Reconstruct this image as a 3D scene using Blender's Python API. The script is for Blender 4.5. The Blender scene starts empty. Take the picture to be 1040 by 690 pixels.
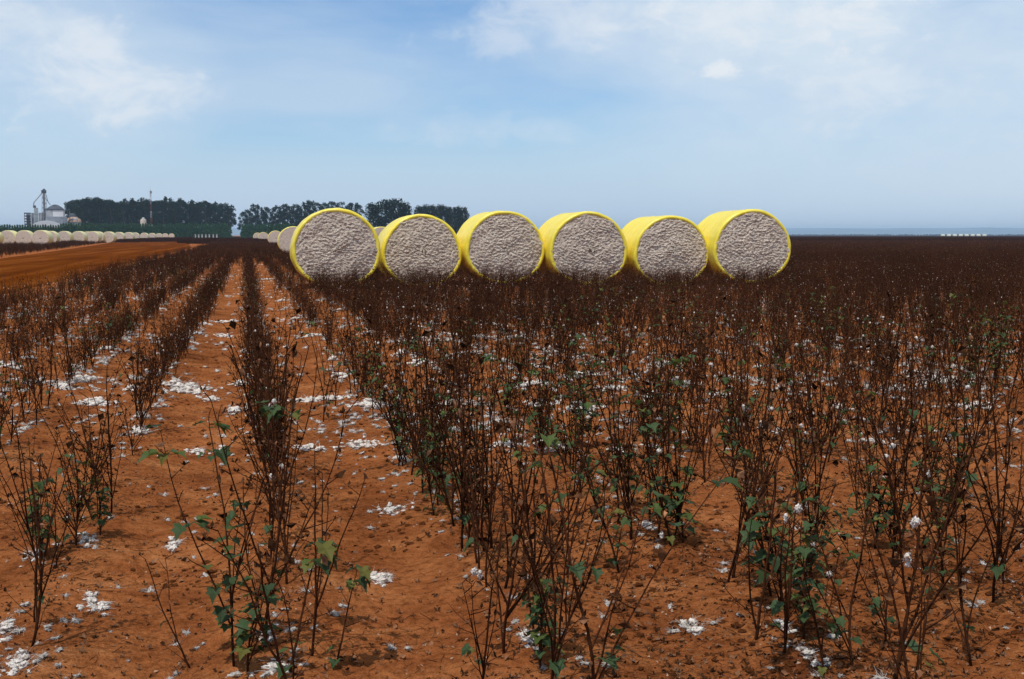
import bpy, math, random
import numpy as np
from mathutils import Vector, Matrix, noise

R = math.radians
rnd = random.Random(7)
scene = bpy.context.scene
COL = scene.collection

# ------------------------------------------------------------------ camera
H = 1.5
FPX = 1213.0
PW, PH = 1040.0, 690.0
HORIZON = 239.0
PITCH = math.atan((PH / 2 - HORIZON) / FPX)
YAW = math.atan((520 - 250) / FPX)          # rows (+Y) vanish at px 250, camera looks to the right of them
cd = bpy.data.cameras.new('camera')
cam = bpy.data.objects.new('camera', cd)
COL.objects.link(cam)
cd.sensor_width = 36
cd.lens = 36 * FPX / PW
cd.clip_end = 120000
cam.location = (0, 0, H)
cam.rotation_euler = (R(90) - PITCH, 0, -YAW)
scene.camera = cam
CF = Vector((math.sin(YAW) * math.cos(PITCH), math.cos(YAW) * math.cos(PITCH), -math.sin(PITCH)))
CR = Vector((math.cos(YAW), -math.sin(YAW), 0))
CU = CR.cross(CF)


def ray(px, py):
    return (CF + CR * ((px - PW / 2) / FPX) + CU * ((PH / 2 - py) / FPX)).normalized()


def at(px, py, z=0.0):
    """ground point where the photo's pixel lands"""
    d = ray(px, py)
    t = (z - H) / d.z
    return Vector((d.x * t, d.y * t, z))


def far(px, dist):
    """ground point in the direction of an image column at a distance"""
    d = ray(px, HORIZON)
    h = Vector((d.x, d.y, 0)).normalized()
    return Vector((h.x * dist, h.y * dist, 0))


def hgt(py, dist):
    """height of what shows at image row py at a distance"""
    return H + (HORIZON - py) / FPX * dist


# ------------------------------------------------------------------ render look
scene.view_settings.view_transform = 'Standard'
scene.view_settings.look = 'None'
scene.view_settings.exposure = 0.0
scene.view_settings.gamma = 1
scene.view_settings.use_curve_mapping = False
scene.cycles.volume_bounces = 2


# ------------------------------------------------------------------ materials
class NT:
    def __init__(s, tree):
        s.t = tree

    def n(s, kind, **kw):
        nd = s.t.nodes.new(kind)
        for k, v in kw.items():
            if k.startswith('i_'):
                nd.inputs[k[2:].replace('_', ' ')].default_value = v
            else:
                setattr(nd, k, v)
        return nd

    def l(s, a, b):
        s.t.links.new(a, b)

    def ramp(s, fac, stops, interp='LINEAR'):
        r = s.n('ShaderNodeValToRGB')
        r.color_ramp.interpolation = interp
        e = r.color_ramp.elements
        while len(e) < len(stops):
            e.new(0.5)
        for el, (p, c) in zip(e, stops):
            el.position = p
            el.color = c if len(c) == 4 else (*c, 1)
        s.l(fac, r.inputs[0])
        return r.outputs[0]

    def noise(s, vec, scale, detail=4, rough=0.55, dist=0.0):
        nd = s.n('ShaderNodeTexNoise')
        nd.inputs['Scale'].default_value = scale
        nd.inputs['Detail'].default_value = detail
        nd.inputs['Roughness'].default_value = rough
        nd.inputs['Distortion'].default_value = dist
        if vec is not None:
            s.l(vec, nd.inputs['Vector'])
        return nd.outputs[0]

    def mix(s, fac, a, b, blend='MIX'):
        m = s.n('ShaderNodeMix', data_type='RGBA', blend_type=blend)
        for v, i in ((fac, 0), (a, 6), (b, 7)):
            if hasattr(v, 'links'):
                s.l(v, m.inputs[i])
            else:
                m.inputs[i].default_value = v if i == 0 or len(v) == 4 else (*v, 1)
        return m.outputs[2]

    def math(s, op, a, b=0.0, clamp=False):
        m = s.n('ShaderNodeMath', operation=op, use_clamp=clamp)
        for v, i in ((a, 0), (b, 1)):
            if hasattr(v, 'links'):
                s.l(v, m.inputs[i])
            else:
                m.inputs[i].default_value = v
        return m.outputs[0]


def mat(name, rough=0.9, spec=0.2):
    m = bpy.data.materials.new(name)
    m.use_nodes = True
    t = NT(m.node_tree)
    b = m.node_tree.nodes['Principled BSDF']
    b.inputs['Roughness'].default_value = rough
    b.inputs['Specular IOR Level'].default_value = spec
    return m, t, b


def coords(t, which='Object', scale=None):
    tc = t.n('ShaderNodeTexCoord')
    o = tc.outputs[which]
    if scale:
        mp = t.n('ShaderNodeMapping')
        mp.inputs['Scale'].default_value = scale
        t.l(o, mp.inputs[0])
        o = mp.outputs[0]
    return o


def bump(t, b, height, strength=0.5, dist=0.02):
    n = t.n('ShaderNodeBump')
    n.inputs['Strength'].default_value = strength
    n.inputs['Distance'].default_value = dist
    t.l(height, n.inputs['Height'])
    t.l(n.outputs[0], b.inputs['Normal'])
    return n


def simple(name, c1, c2, scale=8.0, rough=0.9, island=0.0, spec=0.0, bmp=0.0, bd=0.01, patch=False):
    """two-tone noise colour, optionally varied from loose piece to loose piece"""
    m, t, b = mat(name, rough, spec)
    v = coords(t)
    f = t.noise(v, scale, 4)
    col = t.ramp(f, [(0.3, c1), (0.7, c2)])
    if island:
        g = t.n('ShaderNodeNewGeometry')
        r = g.outputs['Random Per Island']
        mr = t.n('ShaderNodeMapRange')
        mr.inputs[3].default_value = 1 - island
        mr.inputs[4].default_value = 1 + island
        t.l(r, mr.inputs[0])
        hs = t.n('ShaderNodeHueSaturation')
        t.l(mr.outputs[0], hs.inputs['Value'])
        t.l(col, hs.inputs['Color'])
        col = hs.outputs[0]
    if patch:
        g2 = t.n('ShaderNodeNewGeometry')
        pn = t.noise(g2.outputs['Position'], 0.33, 3, 0.6)
        col = t.mix(1.0, col, t.ramp(pn, [(0.3, (0.6, 0.55, 0.5)), (0.5, (1, 1, 1)), (0.72, (1.9, 1.6, 1.4))]), 'MULTIPLY')
    t.l(col, b.inputs['Base Color'])
    if bmp:
        bump(t, b, t.noise(v, scale * 2.5, 5), bmp, bd)
    return m


def leafmat(name, cols, island=0.35, trans=0.25, spec=0.0):
    m, t, b = mat(name, 0.6, spec)
    g = t.n('ShaderNodeNewGeometry')
    r = g.outputs['Random Per Island']
    col = t.ramp(r, [(i / (len(cols) - 1), c) for i, c in enumerate(cols)])
    t.l(col, b.inputs['Base Color'])
    tr = t.n('ShaderNodeBsdfTranslucent')
    t.l(col, tr.inputs[0])
    mx = t.n('ShaderNodeMixShader')
    mx.inputs[0].default_value = trans
    t.l(b.outputs[0], mx.inputs[1])
    t.l(tr.outputs[0], mx.inputs[2])
    t.l(mx.outputs[0], t.t.nodes['Material Output'].inputs[0])
    return m


def soil_mat():
    m, t, b = mat('red_soil', 1.0, 0.0)
    v = coords(t)
    big = t.noise(v, 0.35, 4, 0.55, 0.3)
    mid = t.noise(v, 2.3, 6, 0.62, 0.4)
    fine = t.noise(v, 22, 6, 0.65)
    grit = t.noise(v, 160, 3, 0.7)
    c = t.ramp(mid, [(0.26, (0.19, 0.058, 0.020)), (0.46, (0.325, 0.106, 0.034)), (0.60, (0.41, 0.148, 0.050)), (0.78, (0.53, 0.23, 0.092))])
    c2 = t.ramp(big, [(0.3, (0.72, 0.68, 0.66)), (0.7, (1.12, 1.12, 1.12))])
    c = t.mix(0.8, c, c2, 'MULTIPLY')
    c3 = t.ramp(fine, [(0.3, (0.45, 0.40, 0.36)), (0.5, (1, 1, 1)), (0.72, (1.3, 1.34, 1.36))])
    c = t.mix(0.85, c, c3, 'MULTIPLY')
    c4 = t.ramp(grit, [(0.28, (0.35, 0.3, 0.28)), (0.5, (1, 1, 1)), (0.76, (1.5, 1.55, 1.6))])
    c = t.mix(0.7, c, c4, 'MULTIPLY')
    pat = t.noise(v, 0.9, 5, 0.6, 0.6)
    frag = t.noise(v, 48, 4, 0.7, 0.8)
    tr = t.math('MULTIPLY', t.ramp(pat, [(0.47, (0.06, 0.06, 0.06)), (0.66, (1, 1, 1))]), t.ramp(frag, [(0.48, (0, 0, 0)), (0.58, (0.7, 0.7, 0.7))]))
    c = t.mix(tr, c, (0.075, 0.030, 0.014, 1))
    t.l(c, b.inputs['Base Color'])
    h = t.math('ADD', t.math('MULTIPLY', fine, 0.7), t.math('MULTIPLY', grit, 0.3))
    vo = t.n('ShaderNodeTexVoronoi')
    vo.inputs['Scale'].default_value = 26
    t.l(v, vo.inputs['Vector'])
    h = t.math('ADD', h, t.math('MULTIPLY', vo.outputs['Distance'], -0.35))
    bump(t, b, h, 0.95, 0.04)
    return m


def road_mat():
    m, t, b = mat('orange_dirt', 1.0, 0.0)
    v = coords(t, 'Object', (1.1, 0.035, 1))
    v2 = coords(t)
    tracks = t.noise(v, 1.0, 5, 0.6)
    mid = t.noise(v2, 0.5, 6, 0.6)
    fine = t.noise(v2, 12, 5, 0.65)
    c = t.ramp(tracks, [(0.3, (0.085, 0.020, 0.003)), (0.5, (0.13, 0.034, 0.004)), (0.7, (0.21, 0.064, 0.012))])
    c = t.mix(0.6, c, t.ramp(mid, [(0.3, (0.7, 0.66, 0.62)), (0.7, (1.15, 1.15, 1.15))]), 'MULTIPLY')
    c = t.mix(0.6, c, t.ramp(fine, [(0.3, (0.75, 0.72, 0.7)), (0.7, (1.15, 1.15, 1.15))]), 'MULTIPLY')
    t.l(c, b.inputs['Base Color'])
    bump(t, b, t.math('ADD', fine, tracks), 0.5, 0.04)
    return m


def wrap_mat():
    m, t, b = mat('yellow_film', 0.33, 0.7)
    v = coords(t, 'Object', (1, 6, 1))
    f = t.noise(v, 1.6, 5)
    c = t.ramp(f, [(0.3, (0.86, 0.65, 0.020)), (0.55, (0.93, 0.77, 0.06)), (0.75, (0.95, 0.84, 0.18))])
    v3 = coords(t)
    dust = t.noise(v3, 2.2, 6, 0.65)
    df = t.ramp(dust, [(0.58, (0, 0, 0)), (0.8, (0.45, 0.45, 0.45))])
    c = t.mix(df, c, (0.62, 0.36, 0.08, 1))
    t.l(c, b.inputs['Base Color'])
    w = coords(t, 'Object', (3, 22, 3))
    bump(t, b, t.noise(w, 1.0, 6, 0.65, 0.6), 0.7, 0.04)
    return m


def lint_face_mat():
    m, t, b = mat('pressed_lint', 1.0, 0.0)
    v = coords(t)
    f = t.noise(v, 30, 6, 0.7, 0.5)
    f2 = t.noise(v, 6, 4, 0.6)
    f3 = t.noise(v, 60, 3, 0.6)
    c = t.ramp(f, [(0.30, (0.22, 0.145, 0.11)), (0.40, (0.58, 0.46, 0.36)), (0.52, (0.83, 0.73, 0.61)), (0.72, (0.92, 0.84, 0.73))])
    c = t.mix(0.5, c, t.ramp(f2, [(0.3, (0.62, 0.55, 0.49)), (0.6, (1.06, 1.06, 1.05))]), 'MULTIPLY')
    fl = t.ramp(f3, [(0.57, (0, 0, 0)), (0.64, (0.9, 0.9, 0.9))])
    c = t.mix(fl, c, (0.17, 0.095, 0.06, 1))
    t.l(c, b.inputs['Base Color'])
    bump(t, b, t.math('ADD', f, t.math('MULTIPLY', f3, 0.4)), 0.9, 0.05)
    return m


M = {}
M['soil'] = soil_mat()
M['road'] = road_mat()
M['wrap'] = wrap_mat()
M['face'] = lint_face_mat()
M['bark'] = simple('stalk_bark', (0.026, 0.0100, 0.0052), (0.070, 0.028, 0.0135), 30, 0.9, 0.3, 0.0, patch=True)
M['husk'] = simple('dry_husk', (0.016, 0.0072, 0.0040), (0.075, 0.036, 0.018), 40, 0.95, 0.55, 0.0, patch=True)
M['tan'] = simple('dry_leaf', (0.075, 0.034, 0.018), (0.24, 0.125, 0.068), 30, 0.95, 0.6, 0.0, patch=True)
M['straw'] = simple('pale_husk', (0.26, 0.14, 0.085), (0.52, 0.36, 0.25), 30, 0.9, 0.4)
M['leaf'] = leafmat('cotton_leaf', [(0.024, 0.045, 0.014), (0.045, 0.085, 0.024), (0.060, 0.105, 0.042), (0.10, 0.145, 0.026), (0.036, 0.064, 0.028), (0.052, 0.095, 0.024), (0.16, 0.15, 0.03)], trans=0.38, spec=0.25)
M['lint'] = simple('cotton_lint', (0.60, 0.51, 0.44), (0.82, 0.77, 0.70), 55, 1.0, 0.12, 0.0, 0.8, 0.01)
lb_ = M['lint'].node_tree.nodes['Principled BSDF']
lb_.inputs['Subsurface Weight'].default_value = 0.45
lb_.inputs['Subsurface Radius'].default_value = (1, 0.95, 0.9)
lb_.inputs['Subsurface Scale'].default_value = 0.012
M['euc'] = leafmat('grove_leaf', [(0.010, 0.022, 0.014), (0.018, 0.034, 0.021), (0.026, 0.045, 0.028)], 0.3, 0.15)
M['dark'] = leafmat('dense_leaf', [(0.008, 0.018, 0.009), (0.014, 0.027, 0.013), (0.019, 0.034, 0.016)], 0.3, 0.1)
M['young'] = leafmat('plantation_leaf', [(0.026, 0.086, 0.028), (0.044, 0.12, 0.04), (0.06, 0.14, 0.046)], 0.3, 0.15)
M['trunk'] = simple('tree_bark', (0.05, 0.042, 0.035), (0.10, 0.085, 0.07), 3)
M['concrete'] = simple('weathered_concrete', (0.36, 0.37, 0.38), (0.50, 0.51, 0.52), 0.6)
M['steel'] = simple('dull_steel', (0.22, 0.24, 0.27), (0.34, 0.36, 0.39), 0.8, 0.6)
M['darksteel'] = simple('dark_steel', (0.06, 0.07, 0.085), (0.12, 0.13, 0.15), 0.8, 0.6)
M['white'] = simple('white_sheet', (0.72, 0.72, 0.72), (0.82, 0.82, 0.82), 0.5, 0.6)
M['rust'] = simple('rusty_roof', (0.34, 0.22, 0.16), (0.50, 0.36, 0.27), 0.5)
M['glassg'] = simple('greenish_sheet', (0.30, 0.36, 0.36), (0.42, 0.48, 0.47), 0.5)
M['redp'] = simple('red_paint', (0.22, 0.075, 0.06), (0.26, 0.095, 0.08), 0.5)
M['mastw'] = simple('grey_white_paint', (0.42, 0.43, 0.45), (0.5, 0.5, 0.52), 0.5)
M['tanwall'] = simple('tan_plaster', (0.50, 0.42, 0.34), (0.6, 0.52, 0.43), 0.5)
M['hill'] = simple('haze_tinted_slope', (0.16, 0.21, 0.25), (0.22, 0.28, 0.32), 0.004)  # bluish paleness of distance haze is put into the slope colour
M['drycanopy'] = simple('dry_crop_canopy', (0.028, 0.013, 0.009), (0.085, 0.034, 0.02), 0.9, 1.0, 0, 0.05, 1.0, 0.4)
M['cream'] = simple('cream_cover', (0.70, 0.66, 0.50), (0.80, 0.77, 0.62), 1.0, 0.6)


# ------------------------------------------------------------------ mesh helpers
class MB:
    def __init__(s):
        s.v, s.f, s.m, s.sm = [], [], [], []

    def face(s, idx, mi=0, smooth=False):
        s.f.append(idx); s.m.append(mi); s.sm.append(smooth)

    def tube(s, pts, rad, sides=5, mi=0, cap=True):
        base = len(s.v)
        n = len(pts)
        prev = None
        for i, p in enumerate(pts):
            a = pts[max(i - 1, 0)]; c = pts[min(i + 1, n - 1)]
            d = (c - a)
            d = d.normalized() if d.length > 1e-9 else Vector((0, 0, 1))
            ref = prev if prev is not None else (Vector((1, 0, 0)) if abs(d.x) < 0.8 else Vector((0, 1, 0)))
            u = d.cross(ref)
            if u.length < 1e-6:
                u = d.cross(Vector((0.3, 0.5, 0.8)))
            u.normalize()
            w = u.cross(d)
            prev = w
            for k in range(sides):
                an = 2 * math.pi * k / sides
                s.v.append(p + (u * math.cos(an) + w * math.sin(an)) * rad[i])
        for i in range(n - 1):
            for k in range(sides):
                a = base + i * sides + k; b = base + i * sides + (k + 1) % sides
                s.face((a, b, b + sides, a + sides), mi, True)
        if cap:
            s.face(tuple(base + (n - 1) * sides + k for k in range(sides)), mi)
            s.face(tuple(base + k for k in reversed(range(sides))), mi)

    def box(s, c, size, mi=0, rz=0.0, taper=1.0):
        b = len(s.v)
        hx, hy, hz = size[0] / 2, size[1] / 2, size[2] / 2
        cs, sn = math.cos(rz), math.sin(rz)
        for z, k in ((-hz, 1.0), (hz, taper)):
            for x, y in ((-hx, -hy), (hx, -hy), (hx, hy), (-hx, hy)):
                X, Y = x * k, y * k
                s.v.append(Vector((c[0] + X * cs - Y * sn, c[1] + X * sn + Y * cs, c[2] + z)))
        for q in ((3, 2, 1, 0), (4, 5, 6, 7), (0, 1, 5, 4), (1, 2, 6, 5), (2, 3, 7, 6), (3, 0, 4, 7)):
            s.face(tuple(b + i for i in q), mi)

    def lathe(s, prof, sides=24, c=(0, 0, 0), mi=0, smooth=True):
        b = len(s.v)
        for r, z in prof:
            for k in range(sides):
                a = 2 * math.pi * k / sides
                s.v.append(Vector((c[0] + r * math.cos(a), c[1] + r * math.sin(a), c[2] + z)))
        for i in range(len(prof) - 1):
            for k in range(sides):
                p = b + i * sides + k; q = b + i * sides + (k + 1) % sides
                s.face((p, q, q + sides, p + sides), mi, smooth)
        s.face(tuple(b + (len(prof) - 1) * sides + k for k in range(sides)), mi)

    def lump(s, c, size, seed, mi=0, lev=1, squash=0.6, amp=0.5, freq=1.6, rot=0.0, long=1.25):
        vs, fs = ICO[lev]
        b = len(s.v)
        o = Vector((seed * 3.17 % 91, seed * 1.73 % 53, seed * 0.61 % 37))
        cs, sn = math.cos(rot), math.sin(rot)
        for p in vs:
            k = 1 + amp * noise.noise(p * freq + o) + amp * 0.5 * noise.noise(p * freq * 2.7 + o)
            if lev == 3:
                k += 0.28 * noise.noise(p * 7 + o) + 0.2 * noise.noise(p * 13 + o)
            x, y, z = p.x * size * k * long, p.y * size * k, p.z * size * k * squash
            s.v.append(Vector((c[0] + x * cs - y * sn, c[1] + x * sn + y * cs, c[2] + z)))
        for f in fs:
            s.face(tuple(b + i for i in f), mi, True)

    def add(s, o, mtx=None, mimap=None):
        b = len(s.v)
        s.v.extend([mtx @ v for v in o.v] if mtx else [v.copy() for v in o.v])
        for f, m, sm in zip(o.f, o.m, o.sm):
            s.face(tuple(b + i for i in f), mimap[m] if mimap else m, sm)

    def mesh(s, name, mats):
        me = bpy.data.meshes.new(name)
        me.from_pydata([tuple(v) for v in s.v], [], s.f)
        for m in mats:
            me.materials.append(m)
        me.polygons.foreach_set('material_index', s.m)
        me.polygons.foreach_set('use_smooth', s.sm)
        me.update()
        return me


def _ico():
    import bmesh
    out = {}
    for lv in (1, 2, 3):
        bm = bmesh.new()
        bmesh.ops.create_icosphere(bm, subdivisions=lv, radius=1)
        out[lv] = ([v.co.copy() for v in bm.verts], [tuple(v.index for v in f.verts) for f in bm.faces])
        bm.free()
    return out


ICO = _ico()


def link(name, me, parent=None, loc=(0, 0, 0)):
    o = bpy.data.objects.new(name, me)
    COL.objects.link(o)
    o.location = loc
    if parent:
        o.parent = parent
    return o


def tag(o, label=None, cat=None, group=None, kind=None):
    for k, v in (('label', label), ('category', cat), ('group', group), ('kind', kind)):
        if v:
            o[k] = v
    return o


def empty(name, loc, rz=0.0, label=None, cat=None, group=None):
    o = bpy.data.objects.new(name, None)
    COL.objects.link(o)
    o.location = loc
    o.rotation_euler = (0, 0, rz)
    o.empty_display_size = 0.2
    return tag(o, label, cat, group)


def dup(root, loc, rot=(0, 0, 0), scale=(1, 1, 1), label=None, group=None):
    r = root.copy()
    COL.objects.link(r)
    r.location = loc; r.rotation_euler = rot; r.scale = scale
    if label: r['label'] = label
    if group: r['group'] = group
    for ch in list(root.children):
        c = ch.copy(); COL.objects.link(c); c.parent = r
        for g in list(ch.children):
            d = g.copy(); COL.objects.link(d); d.parent = c
    return r


def kill(root):
    for ch in list(root.children):
        bpy.data.objects.remove(ch)
    bpy.data.objects.remove(root)


def scatter(name, protos, pts, var, rot, scl, label, cat):
    """one object whose mesh points carry geometry instances of a few source meshes"""
    me = bpy.data.meshes.new(name)
    n = len(pts)
    me.vertices.add(n)
    me.vertices.foreach_set('co', np.asarray(pts, dtype=np.float32).ravel())
    a = me.attributes.new('var', 'INT', 'POINT'); a.data.foreach_set('value', np.asarray(var, dtype=np.int32))
    a = me.attributes.new('rot', 'FLOAT_VECTOR', 'POINT'); a.data.foreach_set('vector', np.asarray(rot, dtype=np.float32).ravel())
    a = me.attributes.new('scl', 'FLOAT_VECTOR', 'POINT'); a.data.foreach_set('vector', np.asarray(scl, dtype=np.float32).ravel())
    o = link(name, me)
    ng = bpy.data.node_groups.new(name, 'GeometryNodeTree')
    ng.interface.new_socket('Geometry', in_out='INPUT', socket_type='NodeSocketGeometry')
    ng.interface.new_socket('Geometry', in_out='OUTPUT', socket_type='NodeSocketGeometry')
    N, L = ng.nodes, ng.links
    gi = N.new('NodeGroupInput'); go = N.new('NodeGroupOutput')
    j = N.new('GeometryNodeJoinGeometry')
    for k, pm in reversed(list(enumerate(protos))):
        po = bpy.data.objects.new(name + '_source', pm)
        oi = N.new('GeometryNodeObjectInfo')
        oi.inputs['Object'].default_value = po
        oi.inputs['As Instance'].default_value = False
        g2 = N.new('GeometryNodeGeometryToInstance')
        L.new(oi.outputs['Geometry'], g2.inputs[0])
        L.new(g2.outputs[0], j.inputs[0])
    ip = N.new('GeometryNodeInstanceOnPoints')
    ip.inputs['Pick Instance'].default_value = True

    def na(nm, ty):
        x = N.new('GeometryNodeInputNamedAttribute'); x.data_type = ty
        x.inputs['Name'].default_value = nm
        return x.outputs[0]
    e2 = N.new('FunctionNodeEulerToRotation')
    L.new(na('rot', 'FLOAT_VECTOR'), e2.inputs[0])
    L.new(gi.outputs[0], ip.inputs['Points'])
    L.new(j.outputs[0], ip.inputs['Instance'])
    L.new(na('var', 'INT'), ip.inputs['Instance Index'])
    L.new(e2.outputs[0], ip.inputs['Rotation'])
    L.new(na('scl', 'FLOAT_VECTOR'), ip.inputs['Scale'])
    L.new(ip.outputs[0], go.inputs[0])
    md = o.modifiers.new('scatter', 'NODES')
    md.node_group = ng
    return tag(o, label, cat, None, 'stuff')


# ------------------------------------------------------------------ ground
ROW0, ROWD = 0.12, 0.93
RX_R = -5.75                                     # right edge of the dirt road


def road_left(y):
    return -15.0 - (y - 73) * 0.065 if y < 235 else -25.5 + (y - 235) * 0.30


def gz(x, y):
    r = math.hypot(x, y)
    if r > 70 or x < RX_R - 0.2:
        return 0.0
    fade = max(0.0, min(1.0, (70 - r) / 50)) * max(0.0, min(1.0, (x - RX_R) / 0.6))
    u = ((x - ROW0) / ROWD) % 1.0
    ridge = 0.022 * math.cos(2 * math.pi * u)
    p = Vector((x, y, 0))
    z = ridge + 0.035 * noise.noise(p * 0.55) + 0.018 * noise.noise(p * 2.3 + Vector((7, 3, 1)))
    if r < 24:
        k = min(1.0, (24 - r) / 10)
        z += k * (0.017 * noise.noise(p * 6.5) + 0.010 * abs(noise.noise(p * 14)) + 0.005 * noise.noise(p * 30))
    return z * fade


def graded(lo, hi, fine_lo, fine_hi, step, grow=1.12):
    a = list(np.arange(fine_lo, fine_hi, step))
    s, x = step, fine_hi
    up = []
    while x < hi:
        up.append(x); s *= grow; x += s
    up.append(hi)
    s, x = step, fine_lo - step
    dn = []
    while x > lo:
        dn.append(x); s *= grow; x -= s
    dn.append(lo)
    return list(reversed(dn)) + a + up


xs = graded(-9000, 9000, -3.2, 7.5, 0.045)
ys = graded(-9000, 9000, 3.0, 12.0, 0.045, 1.08)
gv = [(x, y, gz(x, y)) for y in ys for x in xs]
nx = len(xs)
gf = [(j * nx + i, j * nx + i + 1, (j + 1) * nx + i + 1, (j + 1) * nx + i) for j in range(len(ys) - 1) for i in range(nx - 1)]
gm = bpy.data.meshes.new('ground')
gm.from_pydata(gv, [], gf)
gm.materials.append(M['soil'])
gm.polygons.foreach_set('use_smooth', [True] * len(gf))
tag(link('ground', gm), kind='structure')

# the dirt road, a crowned sheet a little above the field, following its left bend
rb = MB()
rys = [-60, -20, 0] + list(range(10, 236, 8)) + list(range(236, 271, 4))
cols = 13
for y in rys:
    xl = road_left(y); xr = RX_R if y < 150 else RX_R - (y - 150) * 0.05
    xr = max(xr, xl + 1.0)
    for i in range(cols):
        u = i / (cols - 1)
        x = xl + (xr - xl) * u + (0.5 * noise.noise(Vector((y * 0.13, i * 0.0, 5.0 if u < .5 else 9.0))) if u in (0, 1) else 0)
        z = 0.0 if u in (0, 1) else 0.05 + 0.10 * math.sin(math.pi * u) + 0.035 * noise.noise(Vector((x * 1.1, y * 0.05, 2)))
        if u in (0, 1):
            z = -0.06
        rb.v.append(Vector((x, y, z)))
for j in range(len(rys) - 1):
    for i in range(cols - 1):
        a = j * cols + i
        rb.face((a, a + 1, a + cols + 1, a + cols), 0, True)
tag(link('dirt_road', rb.mesh('dirt_road', [M['road']])), kind='structure')

# bare clearing far ahead, at the gap between the groves
cb = MB()
for y, x0, x1 in ((415, -14, 6), (470, -17, 8), (560, -16, 6)):
    cb.v += [Vector((x0, y, 0.05)), Vector((x1, y, 0.05))]
cb.face((0, 1, 3, 2)); cb.face((2, 3, 5, 4))
cm_ = simple('pale_bare_soil', (0.36, 0.2, 0.14), (0.48, 0.3, 0.22), 0.1)
tag(link('clearing', cb.mesh('clearing', [cm_])), kind='structure')


# far low hills in the haze
def hills(name, dist, hts, depth, seed):
    mb = MB()
    n = 90
    for i in range(n + 1):
        a = YAW + R(-75 + 150 * i / n)
        hh = hts[0] + (hts[1] - hts[0]) * (0.5 + 0.5 * noise.noise(Vector((i * 0.16, seed, 0)))) + 0.12 * hts[1] * noise.noise(Vector((i * 0.7, seed, 3)))
        for k, z in ((0, -0.5), (0.35, hh * 0.72), (0.7, hh), (1.0, -0.5)):
            rr = dist + depth * k
            mb.v.append(Vector((math.sin(a) * rr, math.cos(a) * rr, z)))
    for i in range(n):
        for k in range(3):
            p = i * 4 + k
            mb.face((p, p + 4, p + 5, p + 1), 0, True)
    tag(link(name, mb.mesh(name, [M['hill']])), kind='structure')


hills('hills', 7000, (24, 31), 900, 1.3)
hills('hills', 8500, (50, 56), 1200, 4.1)


# ------------------------------------------------------------------ cotton plants
def leaf_blade(mb, p, d, size, mi, r, droop=0.3):
    """palmate cotton leaf, lobed, folded along its midrib"""
    d = d.normalized()
    side = d.cross(Vector((0, 0, 1)))
    side = side.normalized() if side.length > 1e-4 else Vector((1, 0, 0))
    up = side.cross(d)
    prof = [(0, 0), (-0.12, 0.30), (0.10, 0.52), (0.30, 0.36), (0.52, 0.50), (0.60, 0.22), (1.0, 0.0)]
    fold = r.uniform(0.15, 0.5)
    b = len(mb.v)
    mid = [0.0, 0.25, 0.6]
    ctr = []
    for sgn in (1, -1):
        for (a, w) in prof:
            a2 = a + r.uniform(-0.04, 0.04); w2 = w * r.uniform(0.85, 1.15)
            mb.v.append(p + d * (a2 * size) + side * (sgn * w2 * size) + up * (fold * w2 * size - droop * a2 * a2 * size + r.uniform(-.07, .07) * size))
    c = len(mb.v)
    mb.v.append(p + d * (0.35 * size) + up * (-droop * 0.12 * size))
    k = len(prof)
    for s0 in (0, 1):
        o = b + s0 * k
        for i in range(k - 1):
            mb.face((c, o + i, o + i + 1) if s0 else (c, o + i + 1, o + i), mi)


def burr(mb, p, size, mi, r, n=4):
    a0 = r.uniform(0, 6.28)
    for k in range(n):
        a = a0 + k * 6.283 / n
        out = Vector((math.cos(a), math.sin(a), r.uniform(0.1, 0.9))).normalized()
        sd = Vector((-math.sin(a), math.cos(a), 0))
        b = len(mb.v)
        mb.v += [p, p + out * size * 0.55 + sd * size * 0.3, p + out * size * 1.1 + Vector((0, 0, size * 0.25)), p + out * size * 0.55 - sd * size * 0.3]
        mb.face((b, b + 1, b + 2), mi); mb.face((b, b + 2, b + 3), mi)


def curl(mb, p, size, mi, r):
    """a shrivelled dead leaf or bract"""
    d = Vector((r.uniform(-1, 1), r.uniform(-1, 1), r.uniform(-1.2, 0.2))).normalized()
    s = d.cross(Vector((r.uniform(-1, 1), r.uniform(-1, 1), r.uniform(-1, 1)))).normalized()
    u = d.cross(s)
    b = len(mb.v)
    mb.v += [p, p + d * size * 0.5 + s * size * 0.35 + u * size * 0.15, p + d * size, p + d * size * 0.5 - s * size * 0.35 + u * size * 0.25, p + d * size * 0.45 - u * size * 0.1]
    for q in ((0, 1, 4), (1, 2, 4), (2, 3, 4), (3, 0, 4)):
        mb.face(tuple(b + i for i in q), mi)


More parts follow.
